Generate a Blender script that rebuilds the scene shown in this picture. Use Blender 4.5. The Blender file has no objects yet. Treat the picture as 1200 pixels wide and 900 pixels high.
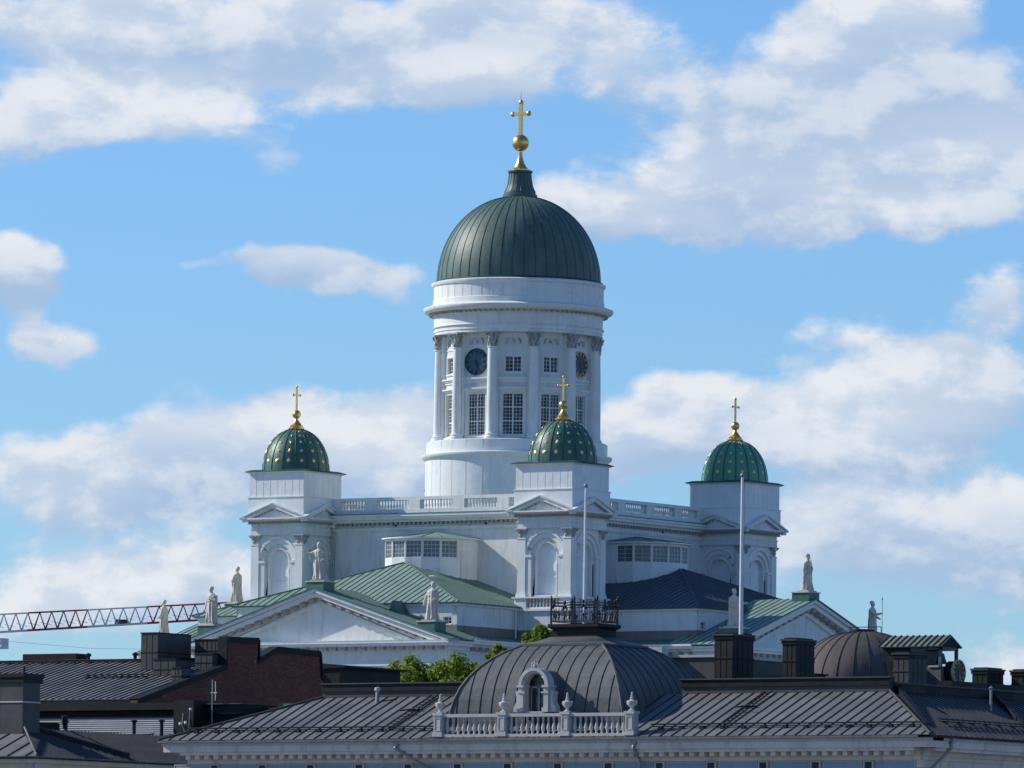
import bpy, math, random
from math import sin, cos, pi, radians, atan, sqrt
from mathutils import Vector, Matrix
random.seed(7)
S = bpy.context.scene
COL = S.collection

# ------------------------------------------------------------------ camera
# World X runs along the cathedral's south face, Y away from it, metres.
TH = radians(33.5)
f0 = Vector((-sin(TH), cos(TH), 0.0)); r0 = Vector((cos(TH), sin(TH), 0.0))
yaw = TH + radians(0.0407)
fh = Vector((-sin(yaw), cos(yaw), 0)); rh = Vector((cos(yaw), sin(yaw), 0))
P = atan(700/9300); RHO = radians(.7)
fw = fh*cos(P) + Vector((0, 0, sin(P))); up = -fh*sin(P) + Vector((0, 0, cos(P)))
rt = rh*cos(RHO) + up*sin(RHO); uu = up*cos(RHO) - rh*sin(RHO)
CAM = Vector((620*sin(TH), -620*cos(TH), 12.0))
cam = bpy.data.cameras.new('camera'); co = bpy.data.objects.new('camera', cam); COL.objects.link(co)
cam.sensor_fit = 'HORIZONTAL'; cam.sensor_width = 36; cam.lens = 9300/1200*36
cam.clip_start = 5; cam.clip_end = 9000
M4 = Matrix((rt, uu, -fw)).transposed().to_4x4(); M4.translation = CAM
co.matrix_world = M4
S.camera = co

# ------------------------------------------------------------------ sun, sky, exposure
ELEV = radians(34)
saz = radians(107)                       # measured from «towards the camera», to the left
sh = (-f0)*cos(saz) + (-r0)*sin(saz)
SUN = Vector((sh.x*cos(ELEV), sh.y*cos(ELEV), sin(ELEV)))
sl = bpy.data.lights.new('sun', 'SUN'); sl.energy = 4.5; sl.angle = radians(.5); sl.color = (1, .945, .86)
so = bpy.data.objects.new('sun', sl); COL.objects.link(so)
so.rotation_euler = SUN.to_track_quat('Z', 'Y').to_euler()
S.view_settings.view_transform = 'Standard'; S.view_settings.look = 'None'
S.view_settings.exposure = 0.0; S.view_settings.gamma = 1; S.view_settings.use_curve_mapping = False
SKY_STRENGTH = .1

class NT:
    """small helper to wire nodes"""
    def __init__(s, tree): s.t = tree; s.n = tree.nodes; s.l = tree.links
    def put(s, sock, v):
        if v is None: return
        if isinstance(v, bpy.types.NodeSocket): s.l.new(v, sock)
        else: sock.default_value = v
    def math(s, op, a, b=None, c=None, clamp=False):
        n = s.n.new('ShaderNodeMath'); n.operation = op; n.use_clamp = clamp
        for i, v in enumerate((a, b, c)): s.put(n.inputs[i], v)
        return n.outputs[0]
    def vec(s, op, a, b=None, out=0):
        n = s.n.new('ShaderNodeVectorMath'); n.operation = op
        s.put(n.inputs[0], a); s.put(n.inputs[1], b)
        return n.outputs[out]
    def scale(s, a, f):
        n = s.n.new('ShaderNodeVectorMath'); n.operation = 'SCALE'; s.put(n.inputs[0], a); s.put(n.inputs[3], f); return n.outputs[0]
    def comb(s, x, y, z):
        n = s.n.new('ShaderNodeCombineXYZ')
        for i, v in enumerate((x, y, z)): s.put(n.inputs[i], v)
        return n.outputs[0]
    def sep(s, v):
        n = s.n.new('ShaderNodeSeparateXYZ'); s.put(n.inputs[0], v); return n.outputs
    def noise(s, vec, scale, detail=4, rough=.55, dist=0.0):
        n = s.n.new('ShaderNodeTexNoise'); s.put(n.inputs['Vector'], vec); n.inputs['Scale'].default_value = scale
        n.inputs['Detail'].default_value = detail; n.inputs['Roughness'].default_value = rough; n.inputs['Distortion'].default_value = dist
        return n.outputs[0]
    def mr(s, v, a, b, c=0.0, d=1.0, smooth=False):
        n = s.n.new('ShaderNodeMapRange'); n.interpolation_type = 'SMOOTHSTEP' if smooth else 'LINEAR'
        s.put(n.inputs[0], v)
        for i, x in enumerate((a, b, c, d)): s.put(n.inputs[1+i], x)
        return n.outputs[0]
    def mix(s, f, a, b, mode='MIX'):
        n = s.n.new('ShaderNodeMix'); n.data_type = 'RGBA'; n.blend_type = mode
        s.put(n.inputs[0], f)
        for i, x in ((6, a), (7, b)):
            s.put(n.inputs[i], (*x, 1) if isinstance(x, tuple) and len(x) == 3 else x)
        return n.outputs[2]

def build_world():
    w = bpy.data.worlds.new('World'); S.world = w; w.use_nodes = True
    t = NT(w.node_tree); w.node_tree.nodes.clear()
    out = t.n.new('ShaderNodeOutputWorld'); bg = t.n.new('ShaderNodeBackground'); t.l.new(bg.outputs[0], out.inputs[0])
    sky = t.n.new('ShaderNodeTexSky'); sky.sky_type = 'NISHITA'; sky.sun_disc = False
    sky.sun_elevation = ELEV; sky.sun_rotation = math.atan2(SUN.x, SUN.y)
    sky.altitude = 0; sky.air_density = 1.0; sky.dust_density = .25; sky.ozone_density = 3.0
    skyc = t.mix(1.0, sky.outputs[0], (.69, 1.0, 1.43), 'MULTIPLY')
    tc = t.n.new('ShaderNodeTexCoord'); V = tc.outputs['Generated']
    a = t.vec('DOT_PRODUCT', V, tuple(rh), 1); b = t.vec('DOT_PRODUCT', V, tuple(fh), 1)
    z = t.sep(V)[2]
    bb = t.math('MAXIMUM', t.math('ABSOLUTE', b), .2)
    U = t.math('MULTIPLY', t.math('DIVIDE', a, bb), 9.3); W = t.math('MULTIPLY', t.math('DIVIDE', z, bb), 9.3)
    p = t.comb(U, W, 0)
    # clouds: centre (azimuth, height above horizon), size, weight; unit = 1/9.3 rad
    B = [(60,70,210,120,1), (250,25,260,75,1), (460,55,260,75,1), (620,15,170,55,.85), (70,150,120,50,.8), (270,140,170,62,.62), (500,100,170,45,.7),
         (740,85,80,85,.85), (915,95,145,100,.95), (1060,60,200,110,1), (1150,180,170,90,1), (950,190,210,90,1), (880,235,190,70,.9),
         (1060,258,180,38,.8), (660,225,130,50,.75), (760,255,110,40,.55), (1010,10,150,40,.8),
         (8,312,66,60,1.3), (5,350,45,55,.9), (45,412,68,42,1.1), (370,316,125,46,1.3), (325,320,80,34,.7), (215,310,60,14,.5),
         (250,525,200,70,.95), (430,495,130,55,1), (90,560,170,70,.95), (330,560,200,60,.8), (520,500,100,70,.8), (450,560,120,50,.7), (150,620,260,60,.55), (110,690,260,55,.95), (30,740,190,40,.7), (230,700,130,70,.7),
         (840,470,140,60,.95), (1000,480,180,70,.95), (1100,412,165,60,.95), (1195,345,70,42,1), (760,510,110,70,.85), (930,530,260,50,.7), (1150,480,120,90,.8), (980,385,80,24,.45),
         (1120,620,220,75,.95), (980,600,130,50,.8), (1190,600,90,50,.8), (960,660,150,60,.6), (1190,770,90,50,.9), (1120,700,160,60,.5), (870,382,40,18,.5), (905,410,70,14,.3), (700,540,60,60,.5)]
    acc = None; hacc = None
    # wobble the outlines
    wob = t.noise(p, 5.5, 4, .55)
    wob2 = t.noise(t.vec('ADD', p, (7.3, 2.1, 0)), 5.5, 4, .55)
    pw = t.vec('ADD', p, t.comb(t.math('MULTIPLY', t.math('SUBTRACT', wob, .5), .16), t.math('MULTIPLY', t.math('SUBTRACT', wob2, .5), .10), 0))
    for x, y, rx, ry, wt in B:
        c = (-(x-600)/1000, -(1150-y)/1000, 0)
        q = t.vec('MULTIPLY', t.vec('ADD', pw, c), (1000/rx, 1000/ry, 0))
        L = t.vec('LENGTH', q, None, 1)
        v = t.mr(L, 0.0, 1.35, wt, 0.0, True)
        acc = v if acc is None else t.math('ADD', acc, v)
        hv = t.math('MULTIPLY', v, t.sep(q)[1])
        hacc = hv if hacc is None else t.math('ADD', hacc, hv)
    hrel = t.math('DIVIDE', hacc, t.math('MAXIMUM', acc, .15))
    acc = t.math('MINIMUM', acc, 1.25)
    # further clouds outside the part of the sky in the photograph
    side = t.mr(t.math('ABSOLUTE', U), .66, .95, 0, 1, True)
    top = t.mr(W, 1.25, 1.5, 0, 1, True)
    osd = t.math('MAXIMUM', side, top)
    far = t.mr(t.noise(p, 1.3, 3, .5), .56, .74, 0, .9, True)
    acc = t.math('MAXIMUM', acc, t.math('MULTIPLY', far, osd))
    ps = t.vec('MULTIPLY', p, (1, 1.55, 1))
    n1 = t.noise(ps, 5.6, 10, .60, .1)
    n2 = t.noise(t.vec('ADD', ps, (-.02, .055, 0)), 5.6, 6, .60, .1)
    n3 = t.noise(t.vec('ADD', t.vec('MULTIPLY', p, (1, 3.4, 1)), (3, 5, 0)), 2.2, 5, .5, .1)
    dens = t.math('ADD', acc, t.math('MULTIPLY', t.math('SUBTRACT', n1, .5), 2.0))
    cov = t.mr(dens, .36, .90, 0, 1, True)
    cov = t.math('MULTIPLY', cov, .93)
    # self-shadowing of the cloud: less dense towards the light means brighter
    lit = t.mr(t.math('SUBTRACT', n1, n2), -.08, .13, 0, 1, True)
    body = t.mr(n3, .38, .68, 0, 1, True)
    lit = t.math('ADD', t.math('ADD', t.math('MULTIPLY', lit, .55), t.math('MULTIPLY', body, .42)), t.mr(hrel, -.7, .6, -.22, .42, True), clamp=True)
    sunny = (8.3, 8.5, 8.9); shady = (3.9, 5.3, 7.4)
    cc = t.mix(lit, shady, sunny)
    col = t.mix(cov, skyc, cc)
    t.l.new(col, bg.inputs[0]); bg.inputs[1].default_value = SKY_STRENGTH
    w.cycles.sampling_method = 'MANUAL'; w.cycles.sample_map_resolution = 512
build_world()

# ------------------------------------------------------------------ materials
MATS = {}
def principled(name, rough=.6, metal=0.0, spec=.4):
    m = bpy.data.materials.new(name); m.use_nodes = True
    t = NT(m.node_tree); b = m.node_tree.nodes['Principled BSDF']
    b.inputs['Roughness'].default_value = rough; b.inputs['Metallic'].default_value = metal
    b.inputs['Specular IOR Level'].default_value = spec
    MATS[name] = m
    return m, t, b
def objco(t): return t.n.new('ShaderNodeTexCoord').outputs['Object']
def bump(t, b, h, dist=.02, strength=.5):
    n = t.n.new('ShaderNodeBump'); n.inputs['Strength'].default_value = strength; n.inputs['Distance'].default_value = dist
    t.l.new(h, n.inputs['Height']); t.l.new(n.outputs[0], b.inputs['Normal'])
def plaster(name, c1, c2, c3, rough=.75, streak=1.0, bs=.5):
    """painted render: soft cloudiness, rain streaks, a few dirty patches"""
    m, t, b = principled(name, rough)
    o = objco(t)
    n1 = t.noise(o, .55, 5, .6)
    st = t.noise(t.vec('MULTIPLY', o, (1, 1, .13)), 2.2, 5, .65)
    sp = t.noise(t.vec('ADD', o, (9, 4, 2)), 1.3, 6, .7)
    col = t.mix(t.mr(n1, .35, .65), c1, c2)
    col = t.mix(t.math('MULTIPLY', t.mr(st, .48, .72, 0, .55, True), streak), col, c3)
    col = t.mix(t.math('MULTIPLY', t.mr(sp, .60, .74, 0, .7, True), streak), col, c3)
    t.l.new(col, b.inputs['Base Color'])
    bump(t, b, t.noise(o, 7, 4, .6), .02, bs)
    return m
def flat(name, c, rough=.6, metal=0.0, var=.25, sc=2.0, spec=.4, bs=.3):
    m, t, b = principled(name, rough, metal, spec)
    o = objco(t); n = t.noise(o, sc, 5, .6)
    col = t.mix(t.mr(n, .3, .7), tuple(x*(1-var) for x in c), tuple(min(1, x*(1+var)) for x in c))
    t.l.new(col, b.inputs['Base Color'])
    bump(t, b, t.noise(o, sc*5, 3, .6), .01, bs)
    return m
def sheet(name, c, c2, rough=.5, panel=(.6, 1.9, 9), metal=0.0, spec=.4, amt=.5, bumps=.6):
    """sheet-metal roof: each sheet a slightly different tone, gently dented"""
    m, t, b = principled(name, rough, metal, spec)
    o = objco(t)
    q = t.vec('FLOOR', t.vec('DIVIDE', t.vec('ADD', o, (.31, .17, .05)), panel))
    wn = t.n.new('ShaderNodeTexWhiteNoise'); t.l.new(q, wn.inputs[0])
    n1 = t.noise(o, .5, 6, .65); n2 = t.noise(t.vec('MULTIPLY', o, (1, 1, .25)), 3, 4, .6)
    f = t.math('ADD', t.math('MULTIPLY', wn.outputs[0], amt), t.math('MULTIPLY', t.mr(n1, .3, .7), 1-amt))
    col = t.mix(f, c, c2)
    col = t.mix(t.mr(n2, .55, .8, 0, .35, True), col, tuple(x*.55 for x in c))
    t.l.new(col, b.inputs['Base Color'])
    r = t.mr(wn.outputs[0], 0, 1, rough-.08, rough+.1); t.l.new(r, b.inputs['Roughness'])
    bump(t, b, t.noise(o, 1.6, 3, .5), .05, bumps)
    return m
def radial(name, c, c2, segs, row, rough=.5, spec=.45, metal=0.0):
    """domed sheet metal: tone changes from gore to gore and row to row, verdigris streaks"""
    m, t, b = principled(name, rough, metal, spec)
    o = objco(t); x, y, z = t.sep(o)
    a = t.math('FLOOR', t.math('MULTIPLY', t.math('ARCTAN2', y, x), segs/(2*pi)))
    q = t.comb(a, t.math('FLOOR', t.math('DIVIDE', z, row)), 1)
    wn = t.n.new('ShaderNodeTexWhiteNoise'); t.l.new(q, wn.inputs[0])
    n1 = t.noise(t.vec('MULTIPLY', o, (1, 1, .5)), .8, 6, .65); n2 = t.noise(t.vec('MULTIPLY', o, (1, 1, .15)), 3.5, 5, .7)
    f = t.math('ADD', t.math('MULTIPLY', wn.outputs[0], .45), t.math('MULTIPLY', t.mr(n1, .3, .7), .55))
    col = t.mix(f, c, c2)
    col = t.mix(t.mr(n2, .58, .8, 0, .5, True), col, tuple(min(1, k*1.9) for k in c2))
    t.l.new(col, b.inputs['Base Color'])
    bump(t, b, t.noise(o, 2.5, 3, .5), .03, .5)
    return m
W1 = plaster('white_plaster', (.735,.75,.71), (.65,.665,.63), (.44,.45,.41))
W2 = plaster('white_trim', (.79,.80,.755), (.72,.73,.69), (.48,.49,.45), .7, .8)
WM = sheet('white_sheet_metal', (.81,.83,.80), (.71,.73,.705), .5, (1.1,1.1,2.4), 0, .3, .6, .5)
CAPM = flat('weathered_capital', (.42,.41,.38), .8, 0, .35, 5)
BRN = plaster('brown_plinth', (.26,.21,.18), (.20,.165,.145), (.13,.11,.10), .85)
MODM = flat('grimy_modillion', (.38,.34,.30), .85, 0, .25, 3)
DOME = radial('dark_green_copper', (.050,.095,.078), (.105,.165,.135), 44, 1.15, .52, .4)
TDOME = radial('star_dome_green', (.030,.10,.072), (.065,.175,.125), 16, .8, .45, .4)
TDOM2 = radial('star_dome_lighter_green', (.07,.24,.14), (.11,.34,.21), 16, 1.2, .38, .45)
SEAMG = flat('copper_seam', (.03,.08,.065), .5, 0, .3, 3)
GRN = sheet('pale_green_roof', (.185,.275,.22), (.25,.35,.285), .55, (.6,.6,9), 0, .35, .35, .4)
GRN_SHADE = sheet('shade_tinted_green_roof', (.05,.075,.085), (.075,.105,.115), .55, (.6,.6,9), 0, .35, .35, .4)  # green roof with the shade of the east side painted into its colour
GRNS = flat('green_roof_seam', (.09,.165,.13), .6, 0, .2, 3)  # darker than the sheet: patina plus the seam's shadow line in the colour
GEDGE = flat('green_edge_metal', (.05,.15,.115), .5, 0, .3, 2)
GOLD = flat('gilding', (.80,.52,.17), .34, 1.0, .18, 3, .5, .2)
STAR = flat('gilded_star', (.85,.60,.20), .42, .7, .15, 6)
GLASS, gt, gb = principled('window_glass', .12, 0, .35)
_o = objco(gt); _w = gt.n.new('ShaderNodeTexWhiteNoise'); gt.l.new(gt.vec('FLOOR', gt.vec('DIVIDE', _o, (.41,.41,.27))), _w.inputs[0])
gcol = gt.mix(gt.mr(gt.noise(objco(gt), 1.7, 3, .5), .35, .65), (.006,.012,.02), (.025,.04,.055)); gcol = gt.mix(gt.mr(_w.outputs[0], .72, .98, 0, .8), gcol, (.12,.17,.20)); gt.l.new(gcol, gb.inputs['Base Color']); gt.l.new(gt.mr(_w.outputs[0], 0, 1, .05, .3), gb.inputs['Roughness'])
PANE = flat('lantern_glass', (.11,.15,.17), .15, 0, .3, 1.5, .5, .1)
SHEEN = flat('teal_sheen_clock_dial', (.018,.085,.11), .35, 0, .2, 2)  # teal is the reflection on the dial, put into its colour
NAVY = flat('navy_clock_dial', (.012,.022,.06), .35, 0, .2, 2)
CLK = flat('clock_mark', (.008,.018,.025), .5, 0, .1, 3)
STON = plaster('statue_zinc', (.66,.60,.50), (.55,.50,.41), (.34,.30,.24), .7, .9, .8)
GREY = sheet('grey_sheet_roof', (.102,.105,.105), (.18,.181,.18), .6, (.575,1.7,9), 0, .18, .6, .8)
TROOF = flat('greenish_roof_sheet', (.15,.175,.14), .6, 0, .3, 2, .2)
TURR = flat('turret_sheet', (.13,.135,.125), .6, 0, .3, 2, .2)
GREYS = flat('grey_roof_seam', (.035,.034,.034), .6, 0, .2, 4)  # darkened so the seam's shadow side is part of its colour
DARK = sheet('black_sheet_metal', (.013,.0135,.0135), (.026,.026,.026), .6, (1.3,1.3,1.3), 0, .15, .5, .5)
CHDK = sheet('dark_cladding', (.022,.021,.02), (.045,.043,.04), .6, (1.1,1.1,1.3), 0, .15, .5, .5)  # darker version of the chimney cladding
CHIM = sheet('chimney_cladding', (.062,.061,.057), (.10,.097,.09), .6, (1.1,1.1,1.3), 0, .15, .5, .5)
RUST = radial('brown_sheet_dome', (.07,.058,.050), (.13,.112,.10), 26, 1.1, .7, .15)
DOMG = sheet('curved_roof_sheet', (.082,.085,.085), (.142,.145,.143), .6, (9,9,.62), 0, .15, .35, .9)
CREAM = plaster('cream_facade', (.56,.47,.36), (.50,.42,.33), (.36,.31,.25), .85)
CH1 = plaster('city_cornice', (.70,.61,.52), (.60,.53,.46), (.30,.27,.23), .8)
CHB = plaster('city_blue', (.27,.36,.44), (.23,.31,.39), (.17,.22,.27), .85)
CHW = plaster('city_white', (.50,.49,.46), (.43,.42,.40), (.36,.34,.31), .75)
IRON = flat('black_iron', (.012,.013,.016), .45, .3, .2, 5)
POLE = flat('white_pole', (.74,.73,.71), .4, 0, .1, 3)
GALV = flat('galvanised_pipe', (.26,.27,.28), .5, .3, .15, 3)
ZINC = flat('white_plastic', (.8,.8,.8), .4, 0, .05, 3)
CWH2 = flat('pale_ribbed_metal', (.30,.31,.34), .5, 0, .15, 1)
RED = flat('crane_red', (.30,.035,.05), .5, 0, .2, 1)
CWH = flat('crane_grey_white', (.55,.58,.60), .5, 0, .15, 1)
BRONZE = flat('bell_bronze', (.05,.07,.08), .4, .6, .2, 3)
def brick():
    m, t, b = principled('dark_brick', .95, 0, .08)
    o = objco(t); x, y, z = t.sep(o)
    br = t.n.new('ShaderNodeTexBrick'); t.l.new(t.comb(t.math('ADD', x, y), z, 0), br.inputs['Vector'])
    br.inputs['Scale'].default_value = 1; br.inputs['Brick Width'].default_value = .27; br.inputs['Row Height'].default_value = .085
    br.inputs['Mortar Size'].default_value = .008
    br.inputs['Color1'].default_value = (.30,.095,.06,1); br.inputs['Color2'].default_value = (.17,.058,.040,1); br.inputs['Mortar'].default_value = (.12,.10,.09,1)
    n = t.noise(o, .7, 6, .7); s = t.noise(t.vec('MULTIPLY', t.vec('ADD', o, (5, 3, 0)), (1, 1, .5)), 1.5, 4, .6)
    c = t.mix(t.mr(n, .35, .65), br.outputs[0], t.mix(.5, br.outputs[0], (.09,.045,.035)))
    c = t.mix(t.mr(s, .64, .74, 0, .8, True), c, (.36,.33,.30))
    t.l.new(c, b.inputs['Base Color']); bump(t, b, t.math('MULTIPLY', n, 1), .03, .6)
    return m
BRICK = brick()

# ------------------------------------------------------------------ mesh builder
class MB:
    def __init__(s): s.v = []; s.f = []; s.m = []; s.mats = []
    def mi(s, mat):
        if mat not in s.mats: s.mats.append(mat)
        return s.mats.index(mat)
    def add(s, vs, fs, mat):
        k = len(s.v); i = s.mi(mat)
        s.v += [tuple(v) for v in vs]
        for f in fs: s.f.append(tuple(k+j for j in f)); s.m.append(i)
    def hexa(s, p, mat):          # p: 4 bottom, 4 top, both counterclockwise
        s.add(p, [(3,2,1,0), (4,5,6,7), (0,1,5,4), (1,2,6,5), (2,3,7,6), (3,0,4,7)], mat)
    def box(s, x0, x1, y0, y1, z0, z1, mat):
        s.hexa([(x0,y0,z0),(x1,y0,z0),(x1,y1,z0),(x0,y1,z0),(x0,y0,z1),(x1,y0,z1),(x1,y1,z1),(x0,y1,z1)], mat)
    def fbox(s, F, u0, u1, d0, d1, z0, z1, mat):
        s.hexa([F(u0,z0,d0),F(u1,z0,d0),F(u1,z0,d1),F(u0,z0,d1),F(u0,z1,d0),F(u1,z1,d0),F(u1,z1,d1),F(u0,z1,d1)], mat)
    def sq(s, h0, h1, z0, z1, mat, cx=0, cy=0):  # frustum on a square
        s.hexa([(cx-h0,cy-h0,z0),(cx+h0,cy-h0,z0),(cx+h0,cy+h0,z0),(cx-h0,cy+h0,z0),(cx-h1,cy-h1,z1),(cx+h1,cy-h1,z1),(cx+h1,cy+h1,z1),(cx-h1,cy+h1,z1)], mat)
    def quad(s, pts, mat): s.add(pts, [tuple(range(len(pts)))], mat)
    def prism(s, F, poly, d0, d1, mat):   # poly in (u,z), extruded along d
        n = len(poly)
        vs = [F(u,z,d0) for u,z in poly] + [F(u,z,d1) for u,z in poly]
        fs = [tuple(range(n)), tuple(reversed(range(n,2*n)))] + [(i,(i+1)%n,n+(i+1)%n,n+i) for i in range(n)]
        s.add(vs, fs, mat)
    def lathe(s, prof, n, mat, cx=0, cy=0, a0=0.0, arc=2*pi, ry=None):
        full = abs(arc-2*pi) < 1e-6; cols = n if full else n+1
        vs = []; fs = []
        for r, z in prof:
            for i in range(cols):
                a = a0+arc*i/n; vs.append((cx+r*cos(a), cy+(r if ry is None else r*ry)*sin(a), z))
        for j in range(len(prof)-1):
            for i in range(n):
                k = (i+1) % cols
                fs.append((j*cols+i, j*cols+k, (j+1)*cols+k, (j+1)*cols+i))
        if full:
            if prof[0][0] > 1e-4: fs.append(tuple(reversed(range(cols))))
            if prof[-1][0] > 1e-4: fs.append(tuple((len(prof)-1)*cols+i for i in range(cols)))
        s.add(vs, fs, mat)
    def tube(s, p, q, r0, mat, r1=None, n=6):
        p = Vector(p); q = Vector(q); r1 = r0 if r1 is None else r1
        d = (q-p); 
        if d.length < 1e-6: return
        d.normalize(); e = d.orthogonal().normalized(); g = d.cross(e)
        vs = [p+(e*cos(2*pi*i/n)+g*sin(2*pi*i/n))*r0 for i in range(n)] + [q+(e*cos(2*pi*i/n)+g*sin(2*pi*i/n))*r1 for i in range(n)]
        fs = [(i,(i+1)%n,n+(i+1)%n,n+i) for i in range(n)] + [tuple(reversed(range(n))), tuple(range(n,2*n))]
        s.add(vs, fs, mat)
    def path(s, pts, r, mat, n=6):
        for a, b in zip(pts, pts[1:]): s.tube(a, b, r, mat, None, n)
    def ball(s, c, r, mat, n=12, sx=1, sy=1, sz=1):
        vs = []; fs = []; m = max(4, n//2)
        for j in range(m+1):
            th = pi*j/m
            for i in range(n):
                a = 2*pi*i/n; vs.append((c[0]+r*sx*sin(th)*cos(a), c[1]+r*sy*sin(th)*sin(a), c[2]-r*sz*cos(th)))
        for j in range(m):
            for i in range(n): fs.append((j*n+i, j*n+(i+1)%n, (j+1)*n+(i+1)%n, (j+1)*n+i))
        s.add(vs, fs, mat)
    def build(s, name, parent=None, smooth=True, loc=None, world=True, ang=38):
        """vertices are given in world coordinates of the parent's root when world, else local"""
        off = Vector((0,0,0))
        if parent is not None and world:
            off = parent.get('_o') and Vector(parent['_o']) or Vector((0,0,0))
        if loc is not None: off = Vector(loc)
        me = bpy.data.meshes.new(name)
        me.from_pydata([(v[0]-off.x, v[1]-off.y, v[2]-off.z) for v in s.v], [], s.f)
        for m in s.mats: me.materials.append(m)
        me.polygons.foreach_set('material_index', s.m)
        import bmesh
        bm = bmesh.new(); bm.from_mesh(me)
        bmesh.ops.remove_doubles(bm, verts=bm.verts, dist=.0004)
        bmesh.ops.recalc_face_normals(bm, faces=bm.faces); bm.to_mesh(me); bm.free()
        if smooth:
            me.polygons.foreach_set('use_smooth', [True]*len(me.polygons)); me.set_sharp_from_angle(angle=radians(ang))
        o = bpy.data.objects.new(name, me); COL.objects.link(o)
        if parent is not None:
            o.parent = parent
            if world and parent.get('_o'): o['_o'] = parent['_o']
        if loc is not None: o.location = Vector(loc) if parent is None else Vector(loc)
        return o

def frame(ox, oy, ang):
    """wall frame: ang is the direction the wall faces (0 = -Y, 90 = +X, ...)"""
    a = radians(ang); U = Vector((cos(a), sin(a), 0)); N = Vector((sin(a), -cos(a), 0)); O = Vector((ox, oy, 0))
    return lambda u, z, d=0.0: tuple(O + U*u + N*d + Vector((0, 0, z)))

def tag(o, label=None, cat=None, group=None, kind=None):
    if label: o['label'] = label
    if cat: o['category'] = cat
    if group: o['group'] = group
    if kind: o['kind'] = kind
    return o
def thing(name, loc, label, cat, group=None):
    o = bpy.data.objects.new(name, None); COL.objects.link(o); o.location = loc; o['_o'] = list(loc)
    o.empty_display_size = .5
    return tag(o, label, cat, group)
def copy_tree(o, parent=None):
    c = o.copy(); COL.objects.link(c)
    c.parent = parent
    for ch in list(o.children): copy_tree(ch, c)
    return c
def spin(o, k, root):
    """copy of a part (with sub-parts) turned k quarter turns about the axis x=y=0 of its thing"""
    c = copy_tree(o, root)
    R = Matrix.Rotation(k*pi/2, 4, 'Z')
    c.location = R @ o.location; c.rotation_euler = (0, 0, o.rotation_euler.z + k*pi/2)
    return c

def wall(mb, F, u0, u1, z0, z1, holes, mat, reveal=.25, rmat=None, d=0.0):
    """flat wall sheet with rectangular openings and their reveals"""
    us = sorted({u0, u1} | {h[i] for h in holes for i in (0, 1)}); zs = sorted({z0, z1} | {h[i] for h in holes for i in (2, 3)})
    for a, b in zip(us, us[1:]):
        for c, e in zip(zs, zs[1:]):
            mu = (a+b)/2; mz = (c+e)/2
            if any(h[0] < mu < h[1] and h[2] < mz < h[3] for h in holes): continue
            mb.quad([F(a,c,d), F(b,c,d), F(b,e,d), F(a,e,d)], mat)
    rm = rmat or mat
    for a, b, c, e in holes:
        for p, q in (((a,c),(b,c)), ((b,c),(b,e)), ((b,e),(a,e)), ((a,e),(a,c))):
            mb.quad([F(p[0],p[1],d), F(q[0],q[1],d), F(q[0],q[1],d-reveal), F(p[0],p[1],d-reveal)], rm)
def archwall(mb, F, u0, u1, z0, z1, cx, r, zs, zb, d, depth, mat, n=20):
    """wall with an arched opening (centre cx, radius r, springing zs, sill zb) and reveal of given depth"""
    q = lambda pts: mb.quad([F(*p) for p in pts], mat)
    q([(u0,z0,d),(cx-r,z0,d),(cx-r,z1,d),(u0,z1,d)]); q([(cx+r,z0,d),(u1,z0,d),(u1,z1,d),(cx+r,z1,d)])
    if zb > z0: q([(cx-r,z0,d),(cx+r,z0,d),(cx+r,zb,d),(cx-r,zb,d)])
    pts = [(cx-r*cos(pi*i/n), zs+r*sin(pi*i/n)) for i in range(n+1)]
    for a, b in zip(pts, pts[1:]): q([(a[0],a[1],d),(b[0],b[1],d),(b[0],z1,d),(a[0],z1,d)])
    out = [(cx-r,zb)] + pts + [(cx+r,zb)]
    for a, b in zip(out, out[1:]): q([(a[0],a[1],d),(b[0],b[1],d),(b[0],b[1],d-depth),(a[0],a[1],d-depth)])
    q([(cx-r,zb,d),(cx+r,zb,d),(cx+r,zb,d-depth),(cx-r,zb,d-depth)])
def archring(mb, F, cx, zs, r0, r1, d0, d1, mat, n=20, a0=0, a1=pi):
    for i in range(n):
        a = a0+(a1-a0)*i/n; b = a0+(a1-a0)*(i+1)/n
        P4 = [(cx-r0*cos(a), zs+r0*sin(a)), (cx-r1*cos(a), zs+r1*sin(a)), (cx-r1*cos(b), zs+r1*sin(b)), (cx-r0*cos(b), zs+r0*sin(b))]
        mb.prism(F, P4, d0, d1, mat)
def archfill(mb, F, cx, r, zs, zb, d, mat, n=20):
    pts = [(cx-r,zb)] + [(cx-r*cos(pi*i/n), zs+r*sin(pi*i/n)) for i in range(n+1)] + [(cx+r,zb)]
    mb.quad([F(u,z,d) for u, z in pts], mat)
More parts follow.
